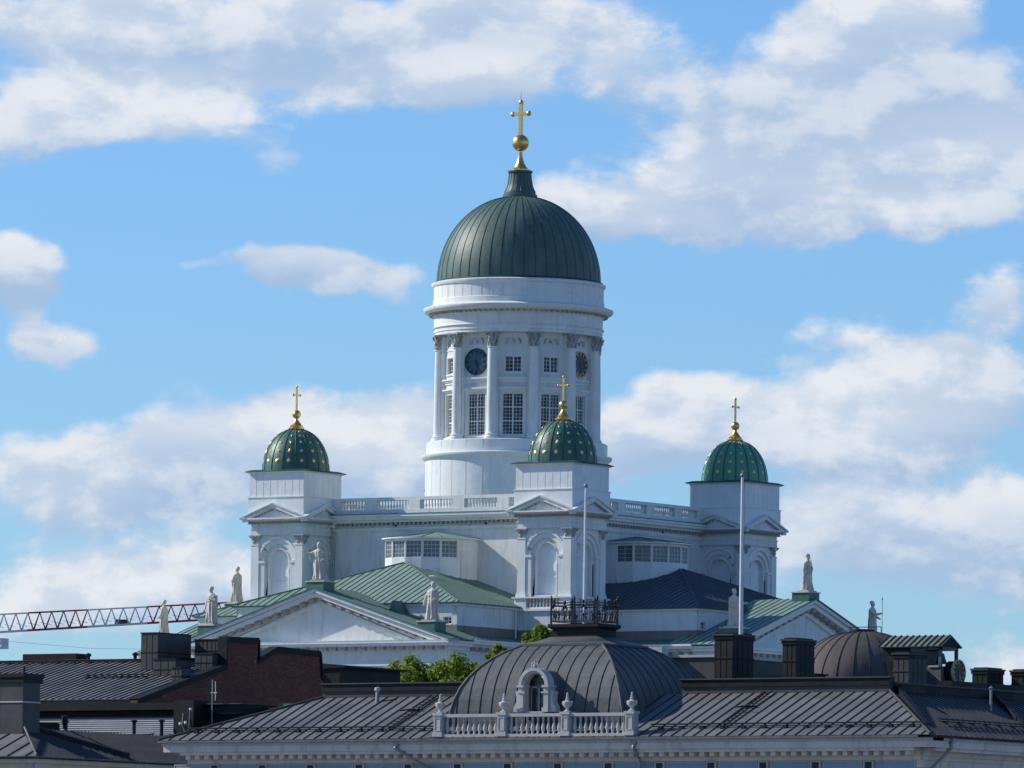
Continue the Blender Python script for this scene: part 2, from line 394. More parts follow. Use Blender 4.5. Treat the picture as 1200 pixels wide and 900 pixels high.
def window(mb, F, u0, u1, z0, z1, d, nx, ny, fw_, bw, fmat, gmat, sub=None, t=.06):
    """glass, outer frame, thick mullions (sub) and thin glazing bars"""
    mb.quad([F(u0,z0,d), F(u1,z0,d), F(u1,z1,d), F(u0,z1,d)], gmat)
    mb.fbox(F,u0,u0+fw_,d+.003,d+t,z0,z1,fmat); mb.fbox(F,u1-fw_,u1,d+.003,d+t,z0,z1,fmat)
    mb.fbox(F,u0+fw_,u1-fw_,d+.003,d+t,z0,z0+fw_,fmat); mb.fbox(F,u0+fw_,u1-fw_,d+.003,d+t,z1-fw_,z1,fmat)
    sx, sy = sub or (1, 1)
    for i in range(1, nx):
        w = fw_*.8 if sub and i % (nx//sx) == 0 else bw/2
        c = u0+(u1-u0)*i/nx; mb.fbox(F,c-w,c+w,d+.002,d+t*.8,z0+fw_,z1-fw_,fmat)
    for j in range(1, ny):
        w = fw_*.65 if sub and j % (ny//sy) == 0 else bw/2
        c = z0+(z1-z0)*j/ny; mb.fbox(F,u0+fw_,u1-fw_,d+.004,d+t*.7,c-w,c+w,fmat)
def teeth(mb, F, u0, u1, d0, d1, z0, z1, step, w, mat):
    n = max(1, int((u1-u0)/step)); st = (u1-u0)/n
    for i in range(n):
        c = u0+st*(i+.5); mb.fbox(F, c-w/2, c+w/2, d0, d1, z0, z1, mat)
def roof(mb, pts, up_dir, mat, smat, sp=.57, sw=.04, sh_=.045, thick=.06, phase=0.0):
    """planar roof sheet with standing seams running up the slope (up_dir = horizontal direction in which it rises)"""
    P_ = [Vector(p) for p in pts]; n = Vector((0,0,0))
    for i in range(len(P_)): n += (P_[i]).cross(P_[(i+1) % len(P_)])
    n.normalize()
    if n.z < 0: n = -n
    h = Vector((up_dir[0], up_dir[1], 0)).normalized()
    e = Vector((-h.y, h.x, 0)); s_ = e.cross(n)
    if s_.dot(h) < 0: s_ = -s_
    O = P_[0]
    k = len(P_)
    mb.add([p for p in P_]+[p-n*thick for p in P_], [tuple(range(k)), tuple(range(2*k-1,k-1,-1))]+[(i,(i+1)%k,k+(i+1)%k,k+i) for i in range(k)], mat)
    q = [((p-O).dot(e), (p-O).dot(s_)) for p in P_]
    u = math.floor(min(a for a, _ in q)/sp)*sp + phase; umax = max(a for a, _ in q)
    while u < umax:
        ys = []
        for i in range(k):
            (a, b), (c, d) = q[i], q[(i+1) % k]
            if (a-u)*(c-u) < 0: ys.append(b+(d-b)*(u-a)/(c-a))
        ys.sort()
        for y0, y1 in zip(ys[::2], ys[1::2]):
            if y1-y0 > .15:
                b0 = O+e*(u-sw/2)+s_*y0+n*.002; b1 = O+e*(u+sw/2)+s_*y0+n*.002
                c1 = O+e*(u+sw/2)+s_*y1+n*.002; c0 = O+e*(u-sw/2)+s_*y1+n*.002
                mb.hexa([b0,b1,c1,c0]+[v+n*sh_ for v in (b0,b1,c1,c0)], smat)
        u += sp
BALP = [(.075,0),(.075,.06),(.045,.09),(.095,.28),(.10,.36),(.055,.60),(.042,.74),(.07,.80),(.045,.86),(.08,.90),(.08,1)]
def baluster(mb, x, y, z0, z1, mat, n=8, k=1.0):
    mb.lathe([(r*k, z0+(z1-z0)*t) for r, t in BALP], n, mat, x, y)

# ------------------------------------------------------------------ ground
def ground():
    mb = MB(); N = 60
    def h(x, y):
        d = max(0, 1-sqrt((x/170)**2+((y-10)/190)**2)); return 16*min(1, d*2.2)**1.5 if d > 0 else 0
    xs = [-4500,-2500,-1200,-600]+[-400+20*i for i in range(41)]+[600,1200,2500,4500]
    vs = [(x, y, h(x, y)) for y in xs for x in xs]; k = len(xs)
    mb.add(vs, [(j*k+i, j*k+i+1, (j+1)*k+i+1, (j+1)*k+i) for j in range(k-1) for i in range(k-1)], flat('paved_ground', (.16,.155,.15), .9, 0, .3, .05))
    tag(mb.build('ground'), kind='structure')
ground()

# ================================================================== CATHEDRAL
CA = thing('cathedral', (0,0,16), 'white neoclassical cathedral with tall green central dome and four star-spangled corner domes', 'cathedral')
CB = (0,0,16)
F4 = [frame(0, 0, a) for a in (0, 90, 180, 270)]

# --- central block
mb = MB()
mb.box(-10.8,10.8,-10.8,10.8,16,47.3,W1)
mb.box(-10.5,10.5,-10.5,10.5,47.9,48.12,GRN)
for F in F4:
    mb.fbox(F,-10.1,10.1,10.8,11.02,46.78,46.88,W2); mb.fbox(F,-10.1,10.1,10.8,10.92,46.66,46.78,W2)
    mb.fbox(F,-10.1,10.1,10.8,11.15,47.3,47.5,W2)
    mb.fbox(F,-10.1,10.1,10.8,11.5,47.5,47.72,W2)
    mb.fbox(F,-10.1,10.1,10.6,11.62,47.72,47.9,W2)
    mb.fbox(F,-10.1,10.1,10.7,11.66,47.903,47.96,GEDGE)
    teeth(mb,F,-10,10,10.8,11.1,47.1,47.3,.42,.2,MODM)
    mb.fbox(F,-4.1,-3.9,10.79,10.83,46.98,47.12,IRON); mb.fbox(F,4.3,4.5,10.79,10.83,46.98,47.12,IRON)
    # rain pipe in the inner corner
for sx in (-1, 1):
    mb.tube((sx*9.7,-11.0,40),(sx*9.7,-11.0,47.2),.1,CAPM); mb.box(sx*9.7-.18,sx*9.7+.18,-11.15,-10.85,47.0,47.3,W2)
mb.build('central_block', CA)

# --- parapet balustrade of one side, then the other three
mb = MB(); F = F4[0]; Y0 = 10.9
mb.fbox(F,-9.95,9.95,Y0-.28,Y0+.28,47.96,48.3,W2)
mb.fbox(F,-9.95,9.95,Y0-.24,Y0+.24,49.0,49.24,W2)
for c in (-6.15,-2.05,2.05,6.15): mb.fbox(F,c-.52,c+.52,Y0-.26,Y0+.26,48.301,48.999,W2)
for c in (-9.45, 9.45): mb.fbox(F,c-.5,c+.5,Y0-.26,Y0+.26,48.301,48.999,W2)
for a, b in ((-8.9,-6.7),(-5.6,-2.6),(-1.5,1.5),(2.6,5.6),(6.7,8.9)):
    n = int((b-a)/.27)
    for i in range(n):
        x, y, _ = F(a+(b-a)*(i+.5)/n, 0, Y0); baluster(mb, x, y, 48.3, 49.0, W2, 8, .95)
pb = mb.build('parapet_balustrade', CA)
for k in (1,2,3): spin(pb, k, CA)

# --- arm: upper walls and lower walls
mb = MB(); H = 10.15; Yf = 23.2; F = F4[0]
FR = frame(0,0,90)
wall(mb, lambda u,z,d=0: (u,-Yf-d,z), -H, H, 38.6, 40.1, [(8.9,9.65,38.7,39.25),(-9.65,-8.9,38.7,39.25)], W1, .2)
for sx in (-1,1):
    mb.quad([(sx*H,-Yf,38.6),(sx*H,-10.8,38.6),(sx*H,-10.8,40.1),(sx*H,-Yf,40.1)], W1)
mb.box(-H-.04,H+.04,-Yf-.04,-10.8,37.6,38.6,BRN)
mb.box(-H-.18,H+.18,-Yf-.18,-10.9,40.1,40.24,W2)
mb.box(-H-.30,H+.30,-Yf-.30,-10.9,40.24,40.34,GEDGE)
# lower walls of the arm with entablature
mb.box(-11.7,11.7,-26.0,-12,16,36.9,W1)
for z0, z1, e in ((36.9,37.1,.25),(37.1,37.3,.7),(37.3,37.45,.85)):
    mb.box(-11.7-e,11.7+e,-24.2,-14,z0,z1,W2)
for sx, F_ in ((1, frame(11.7,0,90)), (-1, frame(-11.7,0,270))):
    a, b = (-24.1,-15.9) if sx > 0 else (15.9,24.1)
    teeth(mb,F_,a,b,0,.6,36.62,36.9,.85,.4,MODM)
    mb.fbox(F_,a,b,0,.06,35.5,35.62,W2)
    mb.quad([(sx*12.5,-24.2,37.46),(sx*12.5,-14,37.46),(sx*10.1,-14,37.95),(sx*10.1,-24.2,37.95)], GEDGE)
arm = mb.build('transept', CA)
for sx in (1,-1):
    mb = MB(); mb.path([(sx*(H+.12),-15.4,40.05),(sx*(H+.14),-15.4,37.8)],.07,WM); mb.build('rain_pipe', arm)
for sx in (-1,1):
    mb = MB(); Fw = frame(0,-Yf,0); c = 9.275*sx
    window(mb, Fw, c-.375, c+.375, 38.7, 39.25, -.19, 2, 2, .06, .05, W2, GLASS)
    mb.fbox(Fw,c-.45,c+.45,0,.05,38.62,38.7,W2)
    mb.build('window', arm)
# hip roof of the arm
mb = MB(); E = H+.35; Ye = Yf+.35; pk = (0,-15.2,43.9); pb2 = (0,-10.8,43.9); ze = 40.35
roof(mb,[(-E,-Ye,ze),(E,-Ye,ze),pk],(0,1),GRN,GRNS,.62)
roof(mb,[(E,-Ye,ze),(E,-10.8,ze),pb2,pk],(-1,0),GRN,GRNS,.62)
roof(mb,[(-E,-Ye,ze),(-E,-10.8,ze),pb2,pk],(1,0),GRN,GRNS,.62)
for sx in (-1,1): mb.tube((sx*E,-Ye,ze+.03),(0,-15.2,43.93),.07,GRNS)
hipr = mb.build('hip_roof', arm)
mb = MB()
mb.box(3.7,4.0,-17.3,-17.0,42.0,42.65,WM); mb.box(3.62,4.08,-17.38,-16.92,42.65,42.75,WM)
mb.build('roof_vent', arm)

# --- lantern (polygonal window bay standing on the arm roof)
mb = MB(); Yc = -11.7; R = 3.65; n = 8
an = [pi+pi*i/n for i in range(n+1)]
pts = [(R*cos(a), Yc+R*sin(a)) for a in an]
lan_faces = []
for (x0,y0),(x1,y1) in zip(pts, pts[1:]):
    L = math.hypot(x1-x0,y1-y0); mx, my = (x0+x1)/2,(y0+y1)/2
    lan_faces.append((mx,my,math.degrees(math.atan2(y1-y0,x1-x0)),L))
for i,(mx,my,ang,L) in enumerate(lan_faces):
    F = frame(mx,my,ang)
    hole = [(-L/2+.07,L/2-.07,44.3,45.6)] if i < 7 else []
    wall(mb,F,-L/2,L/2,42.0,45.75,hole,W2,.12)
for sx in (-1,1): mb.quad([(sx*R,Yc,42),(sx*R,-10.8,42),(sx*R,-10.8,45.75),(sx*R,Yc,45.75)],W2)
mb.fbox(frame(*lan_faces[7][:3]),-.4,.35,0,.04,42.3,44.9,W1)
lan = mb.build('lantern', CA)
mb = MB()
ro = [( (R+.28)*cos(a), Yc+(R+.28)*sin(a)) for a in an]
ro = [(ro[0][0],-10.8)]+ro+[(ro[-1][0],-10.8)]
k = len(ro)
mb.add([(x,y,45.76) for x,y in ro]+[(x,y,45.86) for x,y in ro], [tuple(range(k)), tuple(range(k,2*k))]+[(i,(i+1)%k,k+(i+1)%k,k+i) for i in range(k)], W2)
ap = (0,-11.2,46.45)
for (x0,y0),(x1,y1) in zip(ro, ro[1:]): mb.add([(x0,y0,45.865),(x1,y1,45.865),ap],[(0,1,2)],GRN)
for x,y in ro: mb.tube((x,y,45.88),ap,.04,GRNS,None,4)
mb.build('lantern_roof', lan)
for i,(mx,my,ang,L) in enumerate(lan_faces[:7]):
    mb = MB(); F = frame(mx,my,ang)
    window(mb,F,-L/2+.07,L/2-.07,44.3,45.6,-.1,4 if i > 1 else 2,4,.035,.022,W2,PANE,None,.05)
    mb.build('lantern_window', lan)

# --- portico
mb = MB(); Wd = 12.2; zA = 41.35; zE = 37.45; fl = frame(0,0,0)
def rake(a, b, d0, d1, mat, w=Wd, mbb=None):
    (mbb or mb).prism(fl, [(-w,zE-a),(0,zA-a),(w,zE-a),(w,zE-b),(0,zA-b),(-w,zE-b)], d0, d1, mat)
# entablature
mb.fbox(fl,-11.76,11.76,23.9,26.8,34.4,36.6,W1)
mb.fbox(fl,-11.8,11.8,23.9,26.86,35.45,35.58,W2)
mb.fbox(fl,-11.85,11.85,23.9,27.0,36.6,36.9,W1)
mb.fbox(fl,-12.2,12.2,24.0,27.35,36.9,37.12,W2)
mb.fbox(fl,-12.3,12.3,23.9,27.5,37.12,37.3,W2)
teeth(mb,fl,-11.8,11.8,27.0,27.3,36.63,36.9,.85,.42,MODM)
mb.build_later = None
por = mb.build('portico', CA)
mb = MB()
mb.prism(fl,[(-10.9,37.3),(10.9,37.3),(0,40.75)],24.2,26.5,W1)
rake(.95,1.25,26.0,26.72,W2,11.2)
rake(.28,.62,26.0,27.3,W2,12.0); rake(0.04,.28,26.0,27.5,W2,12.3)
rake(.62,.95,26.0,26.66,W1,11.6)
sl_ = math.atan2(zA-zE,Wd)
for sx in (-1,1):
    for i in range(14):
        u = sx*(.45+i*.83); z = zA-.62-abs(u)*(zA-zE)/Wd
        mb.prism(fl,[(u-.2,z+.2*sx*(zA-zE)/Wd-.27),(u+.2,z-.2*sx*(zA-zE)/Wd-.27),(u+.2,z-.2*sx*(zA-zE)/Wd),(u-.2,z+.2*sx*(zA-zE)/Wd)],26.66,27.2,MODM)
mb.fbox(fl,-12.3,12.3,26.6,27.52,37.3,37.34,WM)
mb.build('pediment', por)
mb = MB()
zt = .1
roof(mb,[(-12.45,-27.55,zE-.02),(0,-27.55,zA+.05),(0,-22,zA+.05),(-12.45,-22,zE-.02)],(1,0),GRN,GRNS,.62)
roof(mb,[(12.45,-27.55,zE-.02),(0,-27.55,zA+.05),(0,-22,zA+.05),(12.45,-22,zE-.02)],(-1,0),GRN,GRNS,.62)
mb.prism(fl,[(-12.46,zE-.1),(0,zA-.03),(12.46,zE-.1),(12.46,zE),(0,zA+.07),(-12.46,zE)],27.5,27.6,GEDGE)
# small triangular vent on the right slope
mb.prism(frame(5.6,0,0),[(-.55,39.4),(.75,39.2),(-.1,40.45)],23.6,25.0,GEDGE)
mb.build('portico_roof', por)
for x, y, z0, z1, s_ in ((0,-26.6,41.0,41.9,.78),(10.1,-26.5,37.9,38.75,.78),(-10.1,-26.5,37.9,38.75,.78)):
    mb = MB(); mb.box(x-s_,x+s_,y-.75,y+.75,z0,z1,GEDGE); mb.box(x-s_-.08,x+s_+.08,y-.83,y+.83,z1-.08,z1,STON)
    mb.build('statue_pedestal', por)
CP = [(.95,0),(.95,.3),(.82,.5),(.9,.7),(.8,.9),(.78,5),(.68,14.2),(.68,14.4),(.72,14.5)]
def capital(mb, x, y, z0, z1, r, mat, n=12, a0=0):
    """Corinthian capital: bell, two rows of curling leaves, corner volutes, abacus"""
    h = z1-z0
    mb.lathe([(r*.95,z0),(r*.88,z0+h*.3),(r*.92,z0+h*.65),(r*1.25,z0+h*.86)],14,mat,x,y)
    for row,(zz,hh,ro_,k) in enumerate(((0,.40,1.42,8),(.30,.42,1.6,8))):
        for i in range(k):
            a = 2*pi*(i+.5*row)/k; c, s_ = cos(a), sin(a); w = r*.30
            def pt(rad, t, zf): return (x+rad*c-t*s_, y+rad*s_+t*c, z0+h*zf)
            mb.add([pt(r*1.0,-w,zz),pt(r*1.0,w,zz),pt(r*1.16,w*.9,zz+hh*.7),pt(r*1.16,-w*.9,zz+hh*.7),pt(r*ro_,w*.5,zz+hh),pt(r*ro_,-w*.5,zz+hh),pt(r*ro_*1.02,0,zz+hh*.8)],
                   [(0,1,2,3),(3,2,4,5),(5,4,6)],mat)
    for i in range(4):
        a = a0+pi/4+pi/2*i; c, s_ = cos(a), sin(a)
        mb.ball((x+r*1.6*c,y+r*1.6*s_,z0+h*.82),r*.26,mat,8)
        mb.tube((x+r*1.1*c,y+r*1.1*s_,z0+h*.5),(x+r*1.6*c,y+r*1.6*s_,z0+h*.9),r*.12,mat,None,5)
    ca, sa = cos(a0), sin(a0); q = r*1.42
    cs = [(x+ca*u-sa*v, y+sa*u+ca*v) for u, v in ((-q,-q),(q,-q),(q,q),(-q,q))]
    mb.hexa([(a,b,z0+h*.88) for a,b in cs]+[(a,b,z1) for a,b in cs],mat)
for i in range(6):
    mb = MB(); x = -9.9+i*3.96
    mb.lathe([(r,19+z) for r,z in CP],18,W1,x,-25.7); capital(mb,x,-25.7,33.4,34.4,.66,CAPM)
    mb.build('portico_column', por)
mb = MB(); mb.box(-12.2,12.2,-28,-24,16,19,W1)
for i in range(6): mb.box(-12,12,-28-.35*(6-i),-28,16,16+.5*(i+1),W1) if i < 5 else None
mb.build('portico_steps', por)
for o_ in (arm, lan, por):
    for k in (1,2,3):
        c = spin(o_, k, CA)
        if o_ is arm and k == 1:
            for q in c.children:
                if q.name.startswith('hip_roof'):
                    q.data = q.data.copy(); q.data.materials[0] = GRN_SHADE; q.data.materials[1] = GRN_SHADE; q['label'] = 'green hip roof with its shade painted in as a dark tone'

# --- corner towers: built once around their own axis
TX = 12.4
def make_tower():
    mb = MB(); T = [frame(0,0,a) for a in (0,90,180,270)]
    mb.box(-2.62,2.62,-2.62,2.62,16,40.0,W1); mb.sq(2.66,2.66,37.6,38.55,BRN)
    mb.sq(3.2,3.2,16,36.9,W1)
    for z0,z1,e in ((36.9,37.1,3.45),(37.1,37.3,3.9),(37.3,37.45,4.0)): mb.sq(e,e,z0,z1,W2)
    mb.sq(4.0,2.66,37.46,37.85,GEDGE)
    mb.sq(2.8,2.8,40.0,40.16,W2); mb.sq(2.3-.55,2.3-.55,40.1,47,W1)
    mb.sq(2.72,2.72,40.98,41.1,W2)
    for F in T:
        for u in (-2.0,2.0):
            mb.fbox(F,u-.5,u+.5,1.7,2.6,40.16,40.98,W2)
        mb.fbox(F,-1.5,1.5,2.2,2.5,40.165,40.3,W2)
        # wall with niche: outer arch, stepped inner arch
        archwall(mb,F,-2.3,2.3,41.1,46.4,0,1.66,44.3,41.1,2.3,.3,W1)
        archwall(mb,F,-1.66,1.66,41.1,46.2,0,.92,44.3,41.2,2.1,.32,W1)
        archring(mb,F,0,44.3,1.66,1.86,2.3,2.38,W2)
        archring(mb,F,0,44.3,1.3,1.655,2.1,2.24,W2)
        archring(mb,F,0,44.3,.92,1.0,2.1,2.15,W2)
        for sx in (-1,1):
            mb.fbox(F,sx*1.45-.27,sx*1.45+.27,2.0,2.44,44.12,44.3,W2)
            mb.fbox(F,sx*1.45-.24,sx*1.45+.24,2.0,2.36,41.1,44.12,W1)
            mb.fbox(F,sx*.96-.04,sx*.96+.04,2.1,2.15,41.2,44.3,W2)
        # entablature
    mb.sq(2.46,2.46,46.3,46.78,W1); mb.sq(2.52,2.52,46.78,46.86,W2); mb.sq(2.44,2.44,46.86,47.15,W1)
    mb.sq(2.6,2.95,47.32,47.5,W2); mb.sq(3.08,3.08,47.5,47.62,W2); mb.sq(2.55,2.55,47.15,47.32,W2)
    for F in T: teeth(mb,F,-2.6,2.6,2.54,2.72,47.17,47.3,.24,.12,MODM)
    # plain stage above, clad in painted sheet
    mb.sq(2.64,2.64,47.6,49.2,WM); mb.sq(2.7,2.7,49.2,49.27,W2); mb.sq(2.56,2.56,49.27,51.1,WM)
    for F in T:
        for i in range(-3,4):
            u = i*.68+.1; mb.fbox(F,u-.008,u+.008,2.55,2.572,49.28,51.05,WM)
    tw = mb.build('corner_tower', CA, world=False)
    for i, F in enumerate(T):
        mb = MB()   # small pediment of this side
        q = lambda a,b,d0,d1,w,m: mb.prism(F,[(-w,47.62-a),(0,48.72-a),(w,47.62-a),(w,47.62-b),(0,48.72-b),(-w,47.62-b)],d0,d1,m)
        mb.prism(F,[(-2.5,47.62),(2.5,47.62),(0,48.5)],2.5,2.72,W1)
        q(.08,.32,2.56,3.0,2.95,W2); q(0,.08,2.45,3.1,3.1,W2)
        for sx in (-1,1):
            for j in range(8):
                u = sx*(.3+j*.3); z = 48.36-abs(u)*1.1/3.08
                mb.fbox(F,u-.06,u+.06,2.72,2.86,z-.1,z+.02,MODM)
        mb.prism(F,[(-3.14,47.6),(0,48.72),(3.14,47.6),(3.14,47.63),(0,48.78),(-3.14,47.63)],2.5,3.13,WM)
        mb.build('pediment', tw, world=False)
        mb = MB()   # niche back with cross bar
        archfill(mb,F,0,.93,44.3,41.15,1.79,WM)
        mb.fbox(F,-.92,.92,1.79,1.84,42.62,42.72,W2); mb.fbox(F,-.02,.02,1.79,1.81,42.72,45.1,W2); mb.fbox(F,-1.0,1.0,1.79,2.25,41.1,41.22,W2)
        mb.build('arched_niche', tw, world=False)
        mb = MB()
        for j in range(9): x, y, _ = F(-1.2+j*.3,0,2.42); baluster(mb,x,y,40.3,40.98,W2,8,.9)
        mb.build('niche_balustrade', tw, world=False)
    for sx in (-1,1):
        for sy in (-1,1):
            mb = MB(); x, y = sx*2.07, sy*2.07
            mb.box(x-.36,x+.36,y-.36,y+.36,41.45,45.55,W2); mb.box(x-.44,x+.44,y-.44,y+.44,41.1,41.3,W2); mb.box(x-.4,x+.4,y-.4,y+.4,41.3,41.45,W2)
            mb.box(x-.4,x+.4,y-.4,y+.4,45.5,45.58,W2)
            capital(mb,x,y,45.58,46.3,.36,CAPM)
            mb.box(x-.31,x+.31,y-.31,y+.31,45.58,46.2,W2)
            mb.build('pilaster', tw, world=False)
    # star dome
    mb = MB(); zb = 51.32; R_ = 2.6; Hd = 3.35
    mb.sq(2.6,2.8,51.1,51.2,WM); mb.sq(2.84,2.84,51.2,51.26,SEAMG)
    mb.sq(2.84,2.45,51.26,51.40,SEAMG)
    prof = []
    for i in range(19):
        t = i/18*radians(84); prof.append((R_*(cos(t)**.92 if i else 1), zb+Hd*sin(t)/sin(radians(84))))
    prof = [(R_,51.3)]+prof+[(.35,zb+Hd+.02),(.0,zb+Hd+.02)]
    mb.lathe(prof,64,TDOME)
    for i in range(16):
        a = 2*pi*(i+.5)/16; c, s_ = cos(a), sin(a)
        for (ra,za),(rb,zb2) in zip(prof[:-2],prof[1:-2]):
            mb.tube(((ra+.0)*c,ra*s_,za),(rb*c,rb*s_,zb2),.045,SEAMG,None,5)
    rows = [(.30,.19),(.72,.17),(1.12,.14),(1.45,.115),(1.7,.09)]  # arc fraction in z
    for i in range(16):
        a = 2*pi*i/16
        for t, r_ in ((radians(13),.20),(radians(27),.175),(radians(41),.145),(radians(54),.10),(radians(66),.07)):
            rr = R_*cos(t)**.92; zz = zb+Hd*sin(t)/sin(radians(84))
            nrm = Vector((cos(t)*cos(a)/R_, cos(t)*sin(a)/R_, sin(t)/Hd)).normalized()
            c0 = Vector((rr*cos(a), rr*sin(a), zz)); e = Vector((-sin(a),cos(a),0)); g = nrm.cross(e)
            pts_ = [c0+nrm*.03+(e*cos(2*pi*k/16+pi/2)+g*sin(2*pi*k/16+pi/2))*(r_ if k % 2 == 0 else r_*.45) for k in range(16)]
            mb.add([c0+nrm*.055]+pts_,[(0,1+k,1+(k+1)%16) for k in range(16)],STAR)
    mb.build('star_dome', tw, world=False)
    mb = MB(); z = zb+Hd
    mb.lathe([(.55,z-.1),(.62,z+.02),(.62,z+.1),(.5,z+.14),(.52,z+.24),(.42,z+.3),(.26,z+.55),(.14,z+.72),(.12,z+.85)],20,GOLD)
    mb.ball((0,0,z+1.15),.34,GOLD,20)
    mb.box(-.06,.06,-.06,.06,z+1.42,z+3.25,GOLD); mb.box(-.44,.44,-.055,.055,z+2.6,z+2.72,GOLD)
    for p in ((-.46,z+2.66),(.46,z+2.66),(0,z+3.3)): mb.ball((p[0],0,p[1]),.1,GOLD,10)
    mb.build('gold_cross', tw, world=False)
    return tw
tw = make_tower()
tw.location = (TX,-TX,-16)
# the tower mesh is in world heights; the cathedral's empty stands at z = 16
def recolour(o, old, new):
    o.data = o.data.copy()
    for i, m in enumerate(o.data.materials):
        if m == old: o.data.materials[i] = new
for k in (1,2,3):
    c = spin(tw, k, CA)
    if k == 1:
        for o_ in c.children:
            if o_.name.startswith('star_dome'): recolour(o_, TDOME, TDOM2)


# --- drum
def make_drum():
    mb = MB(); Rw = 5.98; N = 12
    mb.lathe([(7.15,47.8),(7.15,52.45),(7.2,52.5),(7.4,52.65),(7.48,52.8),(7.48,52.9),(7.1,52.98),(7.08,53.9),(7.0,53.95),(5.6,53.97)],96,WM)
    for i in range(32):
        a = 2*pi*i/32; mb.tube((7.152*cos(a),7.152*sin(a),48),(7.152*cos(a),7.152*sin(a),52.4),.016,WM,None,4)
        mb.tube((7.085*cos(a),7.085*sin(a),53.0),(7.085*cos(a),7.085*sin(a),53.88),.016,WM,None,4)
    wdt = Rw*sin(pi/N)
    ap = Rw*cos(pi/N)
    for i in range(N):
        ang = 30*i; F0 = frame(0,0,ang)
        F = lambda u,z,d=0.0,F0=F0: F0(u,z,d+ap)
        clock = i % 3 == 0
        holes = [(-.82,.82,54.3,57.55)] + ([] if clock else [(-.64,.64,59.2,60.42)]) + [(-.72,.72,61.35,61.85)]
        wall(mb,F,-wdt-.02,wdt+.02,53.97,62.4,holes,W1,.22)
        mb.quad([F(-.72,61.35,-.1),F(.72,61.35,-.1),F(.72,61.85,-.1),F(-.72,61.85,-.1)],W1); archring(mb,F,0,61.42,.5,.6,-.1,-.03,CAPM,12); mb.ball(F(0,61.6,-.07),.14,CAPM,8)
        # architraves and string courses
        mb.fbox(F,-1.5,1.5,0,.27,58.66,58.78,W2); mb.fbox(F,-1.45,1.45,0,.17,58.54,58.66,W2); mb.fbox(F,-1.4,1.4,0,.08,58.36,58.54,W2)
        mb.fbox(F,-1.18,1.18,0,.26,57.88,58.0,W2); mb.fbox(F,-1.12,1.12,0,.16,57.78,57.88,W2); mb.fbox(F,-1.05,1.05,0,.08,57.7,57.86,W2)
        mb.fbox(F,-1.0,-.84,0,.06,54.2,57.7,W2); mb.fbox(F,.84,1.0,0,.06,54.2,57.7,W2)
        mb.fbox(F,-1.0,1.0,0,.16,54.1,54.22,W2); mb.fbox(F,-1.3,1.3,0,.05,60.98,61.08,W2)
        if not clock:
            mb.fbox(F,-.76,-.65,0,.05,59.1,60.5,W2); mb.fbox(F,.65,.76,0,.05,59.1,60.5,W2); mb.fbox(F,-.76,.76,0,.05,60.43,60.55,W2); mb.fbox(F,-.8,.8,0,.1,59.05,59.15,W2)
        # flat pilaster behind each column
        Fp0 = frame(0,0,ang+15)
        mb.fbox(Fp0,-.47,.47,5.75,6.18,53.97,62.35,W1)
    # entablature rings and attic
    mb.lathe([(5.7,62.3),(6.55,62.3),(6.55,62.52),(6.62,62.54),(6.62,62.78),(6.7,62.82),(6.74,62.9),(6.62,62.95),(6.62,63.75),(6.7,63.8),(6.75,64.0),(7.2,64.05),(7.38,64.18),(7.45,64.34),(7.45,64.44),(6.95,64.62),(6.72,64.64),(6.72,65.05),(6.66,65.1),(6.66,66.15),(6.78,66.2),(6.84,66.32),(6.84,66.42),(6.45,66.56)],120,W2)
    for i in range(96):
        a = 2*pi*i/96; Fd = frame(0,0,math.degrees(a)); mb.fbox(Fd,-.1,.1,6.6,7.02,63.86,64.04,MODM)
    for i in range(48):
        a = 2*pi*i/48; mb.tube((6.665*cos(a),6.665*sin(a),65.12),(6.665*cos(a),6.665*sin(a),66.12),.014,W2,None,4)
    return mb.build('drum', CA)
drum = make_drum()
mb = MB(); x, y, _ = frame(0,0,15)(0,0,6.27); Z0 = 53.97
mb.lathe([(.58,Z0),(.58,Z0+.12),(.55,Z0+.2),(.5,Z0+.26),(.52,Z0+.36),(.43,Z0+.44),(.395,Z0+.55),(.39,Z0+2.5),(.365,Z0+5),(.33,Z0+7.05),(.40,Z0+7.1),(.40,Z0+7.17)],20,W2,x,y)
capital(mb,x,y,Z0+7.17,62.3,.37,CAPM,12,radians(15))
colm = mb.build('column', drum)
for i in range(1,12):
    c = colm.copy(); COL.objects.link(c); c.parent = drum; c.rotation_euler = (0,0,radians(30*i))
ap = 5.98*cos(pi/12)
mb = MB(); F0 = frame(0,0,0); F = lambda u,z,d=0.0: F0(u,z,d+ap)
window(mb,F,-.82,.82,54.3,57.55,-.2,6,12,.07,.024,W2,GLASS,(2,3),.07)
w0 = mb.build('tall_window', drum)
mb = MB()
window(mb,F,-.64,.64,59.2,60.42,-.2,4,4,.06,.026,W2,GLASS,(2,1),.07)
w1 = mb.build('square_window', drum); w1.rotation_euler = (0,0,radians(30))
for i in range(1,12):
    c = w0.copy(); COL.objects.link(c); c.parent = drum; c.rotation_euler = (0,0,radians(30*i))
    if i % 3 and i != 1:
        c = w1.copy(); COL.objects.link(c); c.parent = drum; c.rotation_euler = (0,0,radians(30*i))
